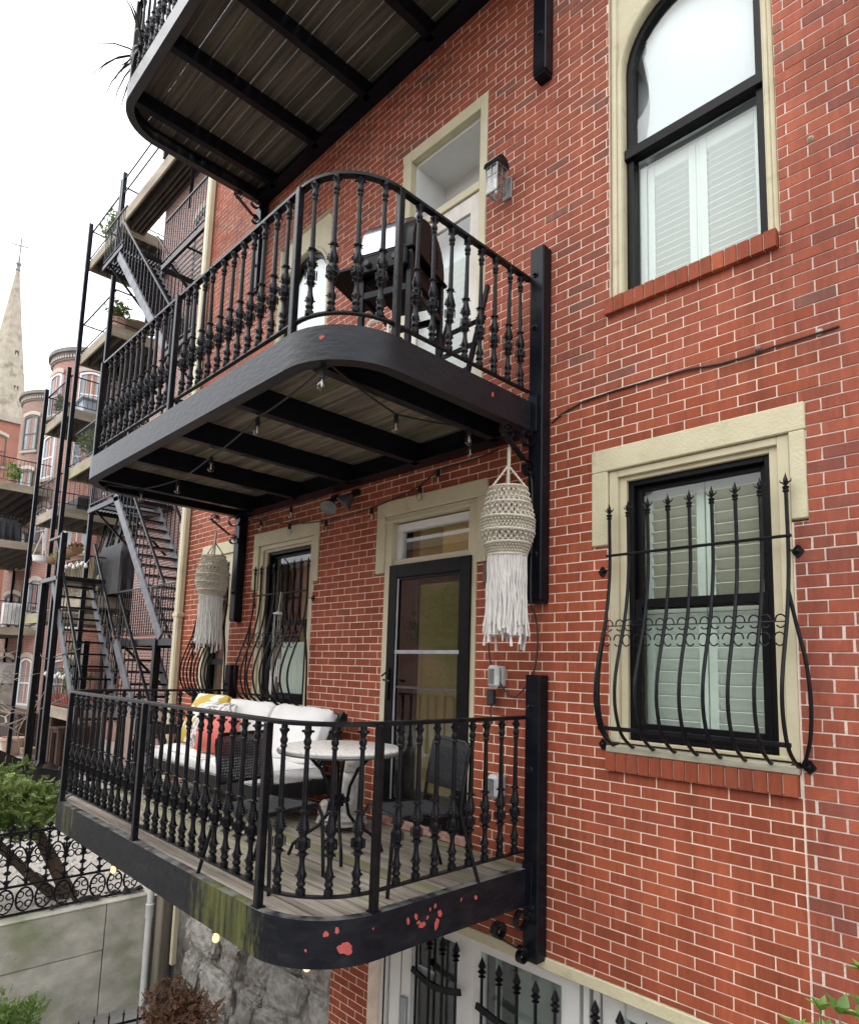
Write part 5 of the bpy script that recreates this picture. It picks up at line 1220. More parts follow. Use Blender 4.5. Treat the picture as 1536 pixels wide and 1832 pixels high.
# ---------------------------------------------------------------- vegetation
def leaves(b, rnd, pts, n, spread, size, elong=1.6, droop=0.0):
    for _ in range(n):
        c = pts[rnd.randrange(len(pts))]; s = spread
        p = Vector((c[0]+rnd.gauss(0,s), c[1]+rnd.gauss(0,s), c[2]+rnd.gauss(0,s*.8))); d = Vector((rnd.gauss(0,1), rnd.gauss(0,1), rnd.gauss(-droop,.7))).normalized(); u = d.orthogonal().normalized(); u.rotate(Matrix.Rotation(rnd.uniform(0,6.3), 3, d)); L_ = size*rnd.uniform(.6,1.3); w = L_/elong*.5
        a = p; t = p+d*L_; m1 = p+d*L_*.45+u*w; m2 = p+d*L_*.45-u*w
        b.add([tuple(a), tuple(m1), tuple(t), tuple(m2)], [(0,1,2,3)])
def crown_pts(rnd, c, r, n, shell=.55):
    out = []
    for _ in range(n):
        d = Vector((rnd.gauss(0,1), rnd.gauss(0,1), rnd.gauss(0,1))).normalized()*(shell+(1-shell)*rnd.random())*rnd.uniform(.75,1.12); out.append((c[0]+d.x*r[0], c[1]+d.y*r[1], c[2]+d.z*r[2]))
    return out
m_ever = mat('evergreen_leaf', (.085,.145,.028), (.19,.25,.062), 1.6, .55, rnd=.25, island=True, transl=.2)
m_ever2 = mat('cedar_leaf', (.085,.16,.03), (.17,.235,.055), 3, .55, rnd=.3, island=True, transl=.25)
m_dead = mat('dead_needles', (.17,.085,.04), (.09,.05,.03), 4, .8, rnd=.35, island=True)
m_bright = mat('young_leaf', (.18,.30,.05), (.09,.19,.03), 9, .4, rnd=.4, island=True, transl=.3)
m_bark = mat('bark', (.10,.07,.045), (.05,.038,.028), 8, .9, .6, 30, stretch=(1,1,.3))
def sprays(b, rnd, pts, n, L0, lean=(0,0,0)):
    """flat fan shaped sprays of scale leaves, as on cedar and arborvitae"""
    for _ in range(n):
        c = Vector(pts[rnd.randrange(len(pts))])+Vector((rnd.gauss(0,.05), rnd.gauss(0,.05), rnd.gauss(0,.05))); d = (Vector((rnd.gauss(0,1), rnd.gauss(0,1), rnd.gauss(.1,.6)))+Vector(lean)).normalized(); u = d.orthogonal().normalized(); u.rotate(Matrix.Rotation(rnd.uniform(0,6.3), 3, d)); L_ = L0*rnd.uniform(.6,1.25)
        for j in range(5):
            t = j/4; base = c+d*L_*t*.8
            for sg in (-1, 1):
                tip = base+(d*.7+u*sg*(.75-.4*t)).normalized()*L_*(.42-.22*t); nn = d.cross(u)*.006; w = (tip-base).cross(d.cross(u)).normalized()*L_*.085
                b.add([tuple(base), tuple(base+(tip-base)*.5+w+nn), tuple(tip), tuple(base+(tip-base)*.5-w+nn)], [(0,1,2,3)])
def shrub_leaning():
    rnd = random.Random(12); r = thing('evergreen_shrub', 'large evergreen shrub with leaning bare trunks behind the iron fence', 'shrub', (-9.9, -1.0, -3.1))
    b = MB()
    for (P, R_) in (([(-9.7,-.75,-3.15),(-9.85,-.95,-2.7),(-10.0,-1.2,-2.2),(-10.1,-1.5,-1.8)], [.10,.085,.07,.04]), ([(-9.75,-.85,-3.15),(-9.9,-1.25,-2.75),(-10.0,-1.6,-2.35),(-10.1,-2.0,-1.9)], [.075,.06,.05,.03]), ([(-10.0,-1.2,-2.2),(-9.8,-1.5,-1.9),(-9.7,-1.7,-1.6)], [.05,.03,.015])): b.tube(P, R_, 8)
    obj('trunk', b, m_bark, r, smooth=True)
    pts = crown_pts(rnd, (-10.0,-1.75,-1.85), (.62,.85,.46), 120)+crown_pts(rnd, (-9.8,-1.35,-1.95), (.5,.45,.36), 40)+crown_pts(rnd, (-9.95,-2.2,-2.25), (.5,.6,.5), 60)
    pts = [p for p in pts if p[1] < -1.02]
    b = MB(); sprays(b, rnd, pts, 4200, .115, (.25,0,.1)); obj('crown', b, m_ever, r, kind='stuff')
shrub_leaning()
def bush_round(name, label, c, r_, n, m, L0, seed, cat='bush'):
    rnd = random.Random(seed); r = thing(name, label, cat, (c[0], c[1], c[2]-r_[2])); b = MB(); b.tube([(c[0], c[1], c[2]-r_[2]-.05), (c[0], c[1], c[2]+r_[2]*.5)], [.05,.015], 7)
    for k in range(7): a = k*.9; b.tube([(c[0], c[1], c[2]-r_[2]*.5), (c[0]+r_[0]*.6*math.cos(a), c[1]+r_[1]*.6*math.sin(a), c[2]+r_[2]*.3)], [.02,.006], 5)
    obj('stem', b, m_bark, r); pts = crown_pts(rnd, c, r_, 160, .4); b = MB(); sprays(b, rnd, pts, n, L0, (0,0,.7)); obj('crown', b, m, r, kind='stuff')
bush_round('green_bush', 'small round bright green conifer at the bottom left corner', (-7.6, -2.0, -3.72), (.46,.44,.55), 3600, m_ever2, .085, 31)
bush_round('dead_bush', 'brown dried out conifer by the rubble foundation', (-6.3, -.80, -3.60), (.40,.33,.66), 4200, m_dead, .085, 33)
def leafy_sprig():
    rnd = random.Random(5); r = thing('leafy_shrub', 'bright green young leafy shrub at the bottom right corner', 'shrub', (-.72, -.95, -4.25)); st = MB(); lf = MB()
    def leaf(p, d, L_):
        d = d.normalized(); s = d.cross(Vector((0,0,1))); s = s.normalized() if s.length > .1 else Vector((1,0,0)); s.rotate(Matrix.Rotation(rnd.uniform(-.9,.9), 3, d)); nn = s.cross(d); n = 7; vs = []
        for j in range(n):
            t = j/(n-1); w = L_*.26*math.sin(PI*min(1,t*1.02)**.75)*(1-t*.25); c = p+d*L_*t-nn*L_*.22*t*t
            vs += [tuple(c-s*w+nn*w*.35), tuple(c), tuple(c+s*w+nn*w*.35)]
        lf.add(vs, [(3*j+q, 3*j+q+1, 3*j+q+4, 3*j+q+3) for j in range(n-1) for q in (0,1)])
    for k in range(20):
        a = rnd.uniform(0, 6.3); top = Vector((-.665+rnd.uniform(-.22,.34), -.95+rnd.uniform(-.2,.2), -1.105+rnd.uniform(-.30,.08))); base = Vector((-.62+rnd.uniform(-.08,.08), -.95, -4.25)); mid = base.lerp(top, .6)+Vector((rnd.uniform(-.1,.1), rnd.uniform(-.1,.1), .1))
        P = [base.lerp(mid, t/4) for t in range(4)]+[mid.lerp(top, t/6) for t in range(7)]; st.tube([tuple(p) for p in P], [.012]*4+[.009,.008,.007,.006,.005,.004,.0025], 5)
        for j in range(16):
            t = .25+.75*j/15; p = mid.lerp(top, t); aa = j*2.4+k; d = Vector((math.cos(aa), math.sin(aa), rnd.uniform(-.35,.5))); leaf(p, d, rnd.uniform(.075,.125)*(1.15-.35*t))
        for q in range(5): aa = q*1.3; leaf(top, Vector((math.cos(aa)*.7, math.sin(aa)*.7, .8)), rnd.uniform(.04,.08))
    obj('stem', st, mat('green_stem', (.16,.20,.06), (.12,.12,.06), 6, .6), r); obj('foliage', lf, m_bright, r, smooth=True)
leafy_sprig()
def bare_tree():
    rnd = random.Random(9); r = thing('bare_tree', 'leafless pale twigged tree at the left edge before the far houses', 'tree', (-17.0, -.9, -3.1)); b = MB()
    def br(p, d, L_, w, lv):
        P = [p]; dd = d.copy()
        for _ in range(4): dd = (dd+Vector((rnd.gauss(0,.2), rnd.gauss(0,.2), rnd.gauss(0,.12)))).normalized(); P.append(P[-1]+dd*L_/4)
        b.tube([tuple(q) for q in P], [w*(1-.16*i) for i in range(5)], 5 if lv < 2 else 4)
        if lv < 4:
            for k in range(3 if lv < 3 else 2):
                nd = (dd+Vector((rnd.gauss(0,.75), rnd.gauss(0,.75), rnd.gauss(.1,.5)))).normalized(); br(P[rnd.choice((2,3,4))], nd, L_*rnd.uniform(.6,.85), w*.55, lv+1)
    br(Vector((-17.0,-1.35,-3.1)), Vector((0,.05,1)), 2.4, .09, 0)
    obj('trunk', b, mat('pale_twig', (.34,.30,.24), (.24,.21,.17), 6, .9), r)
bare_tree()

# ================================================================ NEIGHBOURING HOUSES
m_tex1 = brick_tex_mat('far_brick_salmon', (.38,.165,.12), (.30,.125,.095), (.52,.44,.38))
m_tex2 = brick_tex_mat('far_brick_brown', (.28,.15,.115), (.22,.115,.09), (.52,.45,.38), wear=.4)
m_tex3 = brick_tex_mat('near_side_brick', (.30,.13,.105), (.20,.10,.09), (.66,.60,.55), dark=(.30,.24,.21), wear=.4)
def uvwall(b, P, z0, z1, close_top=True, u0=0.0):
    """vertical faces along plan points P, with UVs in metres"""
    if b.uv is None: b.uv = [(0,0)]*len(b.v)
    u = u0
    for i in range(len(P)-1):
        L_ = math.hypot(P[i+1][0]-P[i][0], P[i+1][1]-P[i][1]); o = len(b.v)
        b.v += [(P[i][0],P[i][1],z0),(P[i+1][0],P[i+1][1],z0),(P[i+1][0],P[i+1][1],z1),(P[i][0],P[i][1],z1)]; b.uv += [(u,z0),(u+L_,z0),(u+L_,z1),(u,z1)]; b.f.append((o,o+1,o+2,o+3)); b.mi.append(0); u += L_
def uvpoly(b, pts, z):
    o = len(b.v); b.v += [(p[0],p[1],z) for p in pts]; b.uv += [(p[0],p[1]) for p in pts]; b.f.append(tuple(range(o, o+len(pts)))); b.mi.append(0)
m_farwin = mat('far_window_frame_green', (.05,.075,.06), (.07,.09,.075), 4, .5)
m_farpane = mat('far_pane', (.30,.35,.38), (.16,.19,.21), .7, .08, spec=.8)
m_stonetrim = mat('stone_trim', (.42,.36,.30), (.34,.29,.24), 3, .9)
def far_window(par, c, ang, w, h, mframe, arch=.12):
    """sash window on a wall facing direction ang; c is the centre of its sill on the wall face"""
    M = Matrix.Translation(c) @ Matrix.Rotation(ang+PI/2, 4, 'Z')        # local -y looks outwards
    b = MB(); n = 8; A = [(-w/2,0)]+[(-w/2+w*k/n, h+arch*math.sin(PI*k/n)) for k in range(n+1)]+[(w/2,0)]; q = .07; B = [(-w/2+q,q)]+[(-w/2+q+(w-2*q)*k/n, h-q+arch*.9*math.sin(PI*k/n)) for k in range(n+1)]+[(w/2-q,q)]; m = len(A); vs = []
    for S in (A, B):
        for y in (-.03, .10): vs += [(p[0], y, p[1]) for p in S]
    fs = []
    for i in range(m): j = (i+1) % m; fs += [(i,j,2*m+j,2*m+i),(i,m+i,m+j,j),(2*m+i,2*m+j,3*m+j,3*m+i)]
    b.add(vs, fs); b.box(-w/2+q, w/2-q, -.015, .03, h*.5-.03, h*.5+.03); b.box(-.015, .015, .0, .03, q, h-q+arch*.5); b.xf(M); f = obj('window', b, mframe, par)
    b = MB(); b.prism([(p[0],p[1]) for p in B], .008, 'y', .012); b.xf(M); obj('pane', b, m_farpane, f)
    b = MB(); b.bbox(-w/2-.08, w/2+.08, -.06, .08, -.14, 0, .01); b.xf(M); obj('sill', b, m_stonetrim, f)
    b = MB(); k = 10; A = [(-w/2-.10+(w+.2)*i/k, h+.02+(arch+.03)*math.sin(PI*i/k)) for i in range(k+1)]; P = A+[(p[0], p[1]+.19) for p in A[::-1]]; b.prism(P, .03, 'y', -.035); b.xf(M); obj('lintel', b, m_tex2, f)
def bow_house(label, cx, cy, r, ztop, xr, xl, yw, m, seed, winz, zb=-3.2, mf=None, angs=(-60,-20)):
    h = thing('bow_front_house', label, 'house', (cx, cy, zb))
    b = MB(); b.uv = []
    A = [(cx+r*math.cos(a), cy+r*math.sin(a)) for a in [math.radians(180+180*k/28) for k in range(29)]]
    uvwall(b, [(xl, yw), (cx-r, yw)], zb, ztop-.5); uvwall(b, [(cx-r, cy), (cx-r, cy)], zb, ztop); uvwall(b, A, zb, ztop); uvwall(b, [(cx+r, cy), (cx+r, yw), (xr, yw), (xr, yw+8)], zb, ztop-.25); uvwall(b, [(cx-r, yw), (cx-r, cy)], zb, ztop)
    obj('wall', b, m, h)
    # cornice and flat roof of the bow
    b = MB(); 
    for (o, z0, z1) in ((.05, ztop-.42, ztop-.34), (.10, ztop-.20, ztop-.1), (.20, ztop-.1, ztop+.06)):
        P = [(cx+(r+o)*math.cos(math.radians(180+180*k/28)), cy+(r+o)*math.sin(math.radians(180+180*k/28))) for k in range(29)]; b.prism(P, z1-z0, 'z', z0)
    b.box(cx+r, xr, yw-.15, yw+8, ztop-.25, ztop-.1); b.box(xl, cx-r, yw-.15, yw+8, ztop-.5, ztop-.35)
    obj('cornice', b, mat('cornice_grey', (.16,.15,.14), (.22,.20,.18), 3, .8), h)
    b = MB()
    for k in range(46):
        a = math.radians(184+172*k/45); b.box(-.035,.035,-.05,.0,0,.12); n0 = len(b.v)-8; ca, sa = math.cos(a+PI/2), math.sin(a+PI/2); X, Y = cx+(r+.06)*math.cos(a), cy+(r+.06)*math.sin(a); b.v[n0:] = [(X+p[0]*ca-p[1]*sa, Y+p[0]*sa+p[1]*ca, ztop-.34+p[2]) for p in b.v[n0:]]
    obj('dentil_band', b, m, h)
    for wz in winz:
        for a in angs: t = math.radians(a); far_window(h, (cx+(r+.0)*math.cos(t), cy+r*math.sin(t), wz), t, .92, 1.75, mf or m_farwin)
        far_window(h, (cx+r+(xr-cx-r)*.45, yw, wz+.2), -PI/2, .95, 1.75, mf or m_farwin)
    return h
m_whitewin = mat('far_window_frame_white', (.70,.71,.70), (.62,.63,.62), 4, .5)
bow_house('salmon brick bow fronted row house, nearer of the two towers', -30.8, 5.17, 1.95, 12.9, -20.5, -35.5, 5.6, m_tex1, 1, (-1.9, 1.2, 4.3, 7.4, 10.1), mf=m_whitewin, angs=(-78,-28))
bow_house('brownish brick bow fronted row house beyond the nearer tower', -38.9, 5.9, 2.05, 13.6, -35.6, -43.6, 6.4, m_tex2, 2, (-1.9, 1.2, 4.4, 7.6, 10.5), angs=(-62,-18))
far = thing('flat_brick_house', 'orange brick house at the left edge below the church spire', 'house', (-50, 4, -3.2))
b = MB(); b.uv = []; uvwall(b, [(-58,.0),(-46,.0),(-46,9)], -3.2, 14.2); obj('wall', b, brick_tex_mat('far_brick_orange', (.38,.12,.07), (.30,.09,.055), (.5,.4,.32)), far)
b = MB(); b.box(-58.1, -45.8, -.2, 9, 14.2, 14.6); obj('cornice', b, m_stonetrim, far)
for wz in (-1.5, 1.8, 5.1, 8.4, 11.4):
    for y in (1.6, 4.1): far_window(far, (-46, y, wz), 0, .95, 1.8, m_farwin)
b = MB(); b.bbox(-49, -46.6, 2.2, 3.6, 14.6, 16.2, .05); b.bbox(-49.1, -46.5, 2.1, 3.7, 16.2, 16.4, .03); obj('chimney', b, m_tex1, far)
# side house: the recessed wall next door, old brick, partly painted
nh = thing('recessed_brick_house', 'old dark brick house set back behind the fire escape next door', 'house', (-13, 2.2, -3.2))
b = MB(); b.uv = []; uvwall(b, [(-16.7, 9), (-16.7, 2.2), (-8.6, 2.2)], -3.2, 13.6); obj('wall', b, m_tex3, nh)
b = MB(); b.box(-16.9, -8.6, 2.05, 9, 13.6, 13.8); obj('cornice', b, m_stonetrim, nh)
for (x, z) in ((-10.3, .9), (-13.6, .9), (-10.3, 4.1), (-13.6, 4.1), (-10.6, 8.5), (-14.2, 8.6)): far_window(nh, (x, 2.2, z), -PI/2, .95, 1.9, m_farwin)
b = MB(); b.bbox(-16.6, -8.7, 2.14, 2.199, -3.2, -1.0, .01); obj('plaster_base', b, mat('pink_plaster', (.40,.28,.23), (.33,.24,.2), 3, .9), nh)
b = MB(); b.bbox(-13.0, -10.0, 2.12, 2.199, 2.95, 3.3, .01); obj('stone_band', b, m_stonetrim, nh)
# church
ch = thing('church_spire', 'pale stone church spire with a metal cross on the skyline', 'church', (-100, 13.5, -4))
b = MB(); n = 8; b.lathe([(4.2,-4),(4.2,24),(3.9,26),(3.05,31.0),(2.30,35.7),(1.15,44.5),(.20,52.2),(.0,52.4)], 8, (-100, 13.5, 0), a0=PI/8); 
m_spire = mat('spire_stone', (.40,.355,.27), (.29,.25,.19), 1.4, .9, .4, 3, c3=(.20,.17,.12), c3scale=.7, c3pos=(.56,.7)); obj('spire', b, m_spire, ch)
b = MB(); rnd = random.Random(3)
for (z, w) in ((34, .28), (39, .24)):
    for k in range(4): a = PI/2*k+.4; rr = 2.30*(52.3-z)/(52.3-35.7); b.box(-w,w,-.3,.3,0,1.3); n0 = len(b.v)-8; b.v[n0:] = [(-100+(rr*.93)*math.cos(a)+p[0]*-math.sin(a), 13.5+(rr*.93)*math.sin(a)+p[0]*math.cos(a), z+p[2]) for p in b.v[n0:]]
obj('lucarne', b, mat('spire_dark', (.10,.085,.065), None, 2, .9), ch)
b = MB(); b.lathe([(.0,51.8),(.34,52.1),(.18,52.6),(.36,53.0),(.14,53.4),(.12,54),(.0,54.1)], 8, (-100,13.5,0)); b.tube([(-100,13.5,53),(-100,13.5,56.9)], .09, 6); b.tube([(-100.3,12.5,55.7),(-99.7,14.5,55.7)], .08, 6); obj('cross', b, mat('aged_bronze', (.12,.12,.11), (.2,.2,.18), 2, .5, metal=.3), ch)

# ================================================================ DECK TOWERS
m_tower = mat('deck_timber', (.36,.31,.23), (.22,.19,.14), 4, .9, .4, 20, stretch=(.3,.3,1), c3=(.30,.32,.14), c3scale=1.2, c3pos=(.58,.75))
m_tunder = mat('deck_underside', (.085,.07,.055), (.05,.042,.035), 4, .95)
def deck(par, x0, x1, y0, y1, z, dep=.30, joists=7):
    b = MB(); b.bbox(x0, x1, y0, y0+.05, z-dep, z, .006); b.bbox(x1-.05, x1, y0+.05, y1, z-dep, z, .006); b.bbox(x0, x0+.05, y0+.05, y1, z-dep, z, .006); obj('rim_board', b, m_tower, par)
    b = MB()
    for k in range(joists): y = y0+.25+(y1-y0-.3)*k/(joists-1); b.box(x0+.05, x1-.05, y, y+.05, z-dep+.03, z-.03)
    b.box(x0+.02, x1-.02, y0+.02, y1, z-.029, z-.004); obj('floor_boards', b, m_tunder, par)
def rail(par, P, z, h=1.0, step=.12, m=None, th=.006):
    b = MB()
    for i in range(len(P)-1):
        A, B = Vector((*P[i], 0)), Vector((*P[i+1], 0)); b.bar((A.x,A.y,z+h), (B.x,B.y,z+h), .035, .03); b.bar((A.x,A.y,z+.1), (B.x,B.y,z+.1), .025, .02); n = max(2, int((B-A).length/step))
        for k in range(n): q = A.lerp(B, k/n); b.bar((q.x,q.y,z+.1), (q.x,q.y,z+h), th*2)
    return obj('railing', b, m or m_black, par)
def tower(label, x0, x1, y0, y1, zs, ztop, zbase=-3.1, open_rail=()):
    t = thing('deck_tower', label, 'deck', ((x0+x1)/2, y0, zbase), 'stacked timber decks on black posts')
    for x in (x0+.04, x1-.04):
        for y in (y0-.06, y1-.15): 
            b = MB(); b.bbox(x-.055, x+.055, y-.055, y+.055, zbase, ztop, .008); obj('post', b, m_steel, t)
    for z in zs:
        deck(t, x0, x1, y0, y1, z); rail(t, [(x0, y1), (x0, y0+.02), (x1, y0+.02), (x1, y1)], z, step=.9 if z in open_rail else .13)
    return t
tA = tower('nearer tower of timber decks on tall black posts beside the fire escape', -21.05, -18.3, 1.63, 3.6, (-1.30, 1.65, 5.5, 9.05, 12.1), 13.3, open_rail=(9.05, 12.1))
tB = tower('farther tower of timber decks left of the nearer one', -24.25, -21.75, 1.63, 4.4, (1.35, 4.55, 7.65), 8.9)
tE = tower('timber decks at the left edge in front of the brown bow fronted house', -38.0, -30.0, 1.4, 4.2, (1.15, 4.55, 6.85), 8.0)
tN = thing('roof_deck', 'timber roof deck with a thin cable rail above the fire escape next door', 'deck', (-15.5, 1.4, 12.1))
deck(tN, -18.2, -10.5, 1.55, 2.19, 12.15, .34, 4); b = MB(); b.bbox(-18.2,-10.6,2.195,2.21,11.6,12.1,.004)
for x in (-18.2, -15.3, -12.2): b = MB(); b.bbox(x, x+.1, 1.50, 1.60, 12.15, 13.4, .006); obj('post', b, m_steel, tN)
b = MB()
for z in (13.2, 12.75): b.bar((-18.2,1.55,z), (-10.5,1.55,z), .03)
obj('railing', b, m_steel, tN)
b = MB(); b.bar((-13.0,1.4,12.0), (-14.4,1.9,10.6), .07); obj('brace', b, m_steel, tN)
rnd = random.Random(15); b = MB(); leaves(b, rnd, crown_pts(rnd, (-20.2, 2.1, 12.9), (.6,.3,.75), 60), 900, .08, .16, 2.2); o = obj('potted_evergreen', b, m_ever, None); tag(o, 'dark evergreen in a planter on the top deck against the sky', 'potted plant')
# ================================================================ FIRE ESCAPE
m_stair = mat('stair_steel', (.17,.18,.195), (.10,.105,.115), 5, .38, .1, 20, rough2=.6, metal=.35, c3=(.17,.175,.18), c3scale=3)
fe = thing('fire_escape', 'black steel fire escape with open flights and slatted landings next door', 'fire escape', (-12.5, 1.5, -3.1))
def flight(p0, p1, ya, yb, n, railing=True, w=.05, hand=.95):
    for y in (ya, yb):
        b = MB(); b.bar((p0[0], y, p0[1]), (p1[0], y, p1[1]), w, .20); obj('stringer', b, m_stair, fe)
        b = MB(); b.bar((p0[0], y, p0[1]+hand), (p1[0], y, p1[1]+hand), .045, .04)
        for k in range(n): t = (k+.5)/n; x = p0[0]+(p1[0]-p0[0])*t; z = p0[1]+(p1[1]-p0[1])*t; b.bar((x, y, z), (x, y, z+hand), .016)
        obj('handrail', b, m_black, fe)
    b = MB()
    for k in range(n): t = (k+.5)/n; x = p0[0]+(p1[0]-p0[0])*t; z = p0[1]+(p1[1]-p0[1])*t; b.box(x-.12, x+.12, ya+.03, yb-.03, z-.02, z+.02)
    obj('tread', b, m_black, fe)
def landing(x0, x1, y0, y1, z, rails=True, open_side=None):
    b = MB(); n = int((y1-y0)/.075)
    for k in range(n+1): y = y0+(y1-y0)*k/n; b.bar((x0, y, z), (x1, y, z), .012, .04)
    for k in range(5): x = x0+(x1-x0)*k/4; b.bar((x, y0, z-.04), (x, y1, z-.04), .04, .03)
    b.bar((x0,y0,z-.05),(x1,y0,z-.05),.05,.10); b.bar((x0,y1,z-.05),(x1,y1,z-.05),.05,.10); b.bar((x0,y0,z-.05),(x0,y1,z-.05),.05,.10); b.bar((x1,y0,z-.05),(x1,y1,z-.05),.05,.10)
    obj('landing', b, m_black, fe)
    for x in (x0+.3, x1-.3):
        b = MB(); b.bar((x, y0+.05, z-.05), (x, y1+.05, z-1.1), .045); obj('bracket', b, m_black, fe)
    if rails: rail(fe, [(x0, y1), (x0, y0), (x1, y0)] if open_side == 'r' else [(x0, y0), (x1, y0), (x1, y1)], z, 1.0, .11, m_black, .007)
landing(-14.2, -9.0, 1.0, 2.15, .38)
flight((-14.85, 3.55), (-11.85, .42), 1.0, 1.85, 14)
landing(-16.6, -14.6, 1.0, 2.15, 3.5, True, 'r'); landing(-17.3, -15.9, 1.0, 2.15, 9.95, True, 'r')
flight((-16.15, 9.75), (-12.7, 6.15), 1.0, 1.85, 16); landing(-12.9, -9.0, 1.0, 2.15, 6.1); landing(-13.3, -8.95, 1.0, 2.15, 8.2)
flight((-16.6, 1.75), (-14.0, -1.3), .4, 1.2, 12); flight((-13.9, .35), (-11.3, -2.4), .95, 1.7, 12)
for x in (-15.9, -12.0): b = MB(); b.bbox(x-.06, x+.06, .95, 1.07, -3.1, .4, .006); obj('support', b, m_black, fe)
b = MB(); b.bbox(-17.2,-15.9,.3,1.3,1.70,1.80,.01); b.bbox(-17.2,-17.08,.3,.42,-3.1,1.7,.006); b.bbox(-16.0,-15.88,.3,.42,-3.1,2.75,.006); b.bar((-17.1,.36,2.7),(-15.9,.36,2.7),.05); obj('step_platform', b, m_black, fe)
# ---------------------------------------------------------------- small things on the neighbours' decks
def tagged(name, b, m, label, cat, group=None, smooth=False): o = obj(name, b, m, None, smooth=smooth); return tag(o, label, cat, group)
m_cover = mat('black_cover_cloth', (.015,.016,.018), (.03,.031,.034), 5, .65, .5, 6)
def cover(x0, x1, y0, y1, z0, z1, seed):
    rnd = random.Random(seed); b = MB(); n = 12; rings = []
    for j in range(7):
        t = j/6; z = z0+(z1-z0)*t; s = 1.0-.06*t-(0.25 if j == 6 else 0); ring = []
        for k in range(4*n):
            q = k/n; e = int(q); f = q-e; cx_, cy_ = [(-1+2*f,-1),(1,-1+2*f),(1-2*f,1),(-1,1-2*f)][e]; fold = 1+.04*math.sin(k*1.9+seed)*(1-t); ring.append(((x0+x1)/2+cx_*(x1-x0)/2*s*fold, (y0+y1)/2+cy_*(y1-y0)/2*s*fold, z+(0.0 if j < 6 else .06)))
        rings.append(ring)
    for r_ in rings: b.v += r_
    m = 4*n
    for j in range(6):
        for k in range(m): b.f.append((j*m+k, j*m+(k+1) % m, (j+1)*m+(k+1) % m, (j+1)*m+k)); b.mi.append(0)
    b.f.append(tuple(6*m+k for k in range(m))); b.mi.append(0); return b
tagged('covered_grill', cover(-19.15, -17.2, 2.0, 2.9, 1.66, 2.95, 2), m_cover, 'tall grill under a black cloth cover on the nearer deck tower', 'covered grill', smooth=True)
tagged('covered_table', cover(-23.6, -21.95, 2.2, 3.3, 4.56, 5.05, 5), m_cover, 'low furniture under a black cover on the farther deck tower', 'covered table', smooth=True)
tagged('covered_sofa', cover(-33.8, -30.3, 1.7, 2.6, 4.56, 5.5, 9), m_cover, 'long furniture under a dark cover on the left edge deck', 'covered sofa', smooth=True)
m_coir = mat('coir_liner', (.22,.12,.055), (.14,.08,.04), 9, .95, .7, 30)
for i, (x, y, z, lb) in enumerate(((-20.75, 1.52, 2.72, 'brown coir trough on the deck railing, left one of the pair'), (-19.45, 1.52, 2.78, 'brown coir trough on the deck railing, right one of the pair'))):
    P = [(y-.02+.16*math.cos(PI+PI*k/8), z+.16+.20*math.sin(PI+PI*k/8)) for k in range(9)]; b = MB(); b.prism(P, 1.0, 'x', x-.5); o = tagged('trough_planter', b, m_coir, lb, 'planter', 'coir troughs hung on the deck railing')
    rnd = random.Random(i); b = MB(); leaves(b, rnd, [(x+rnd.uniform(-.45,.45), y, z+.18) for _ in range(20)], 120, .06, .14); obj('plant', b, m_bright if i == 0 else m_dead, o)
b = MB(); b.lathe([(.06,0),(.19,.04),(.22,.20),(.20,.20),(.17,.06),(0,.06)], 16, (-21.9, 1.35, 2.78)); o = tagged('hanging_pot', b, m_plasticwhite, 'white hanging flower pot left of the coir troughs', 'flower pot', smooth=True)
b = MB(); 
for k in range(3): a = 2.1*k; b.tube([(-21.9+.21*math.cos(a), 1.35+.21*math.sin(a), 2.97), (-21.9, 1.35, 3.7)], .012, 4)
obj('chain', b, m_plasticwhite, o)
b = MB()
for k in range(30): x = -20.9+.085*k; b.bar((x, 1.78, 1.68), (x+.03, 1.78, 2.60-.25*(k % 7 == 0)), .06, .02)
tagged('bamboo_screen', b, mat('bamboo', (.50,.42,.25), (.38,.31,.18), 6, .8, rnd=.2, island=True), 'pale bamboo screen behind the deck railing beneath the coir troughs', 'screen')
b = cushion(-19.0, -18.4, 2.0, 2.6, 1.67, 2.35, .06, seed=3); tagged('tan_cover', b, mat('tan_canvas', (.45,.37,.25), (.38,.31,.2), 5, .9), 'tan canvas covered bundle beside the black grill cover', 'bundle', smooth=True)
b = MB(); b.bbox(-20.7, -18.6, 1.72, 1.98, -1.28, -.98, .02)
for k in range(14): b.bbox(-20.69+.15*k, -20.69+.15*k+.10, 1.70, 1.72, -1.28, -.96, .004)
tp = tagged('red_planter', b, mat('red_planter_plastic', (.36,.07,.045), (.28,.055,.035), 5, .6), 'ribbed red planter trough on the lowest neighbouring deck', 'planter')
b = MB(); rnd = random.Random(6); leaves(b, rnd, crown_pts(rnd, (-19.4, 1.85, -.45), (.42,.3,.55), 40), 800, .06, .10, 2.0); leaves(b, rnd, crown_pts(rnd, (-19.5, 1.85, .35), (.22,.22,.24), 30), 300, .03, .08, 2.0); b.tube([(-19.45,1.85,-1.0),(-19.45,1.85,.2)], .03, 6); obj('topiary_leaves', b, m_ever2, tp)
def ac_unit(label, x, y, z):
    r = thing('ac_unit', label, 'air conditioner', (x, y, z), 'outdoor air conditioner units'); b = MB(); b.bbox(x-.25, x+.15, y-.5, y+.5, z+.08, z+.95, .03); b.bbox(x-.2, x+.1, y-.45, y-.35, z, z+.09, .004); b.bbox(x-.2, x+.1, y+.35, y+.45, z, z+.09, .004); obj('case', b, m_plasticwhite, r)
    b = MB()
    for k in range(1, 7): b.tube([(x+.155, y+.1+.055*k*math.cos(2*PI*q/20), z+.5+.055*k*math.sin(2*PI*q/20)) for q in range(20)], .012, 4, closed=True)
    obj('fan_grille', b, m_grey, r)
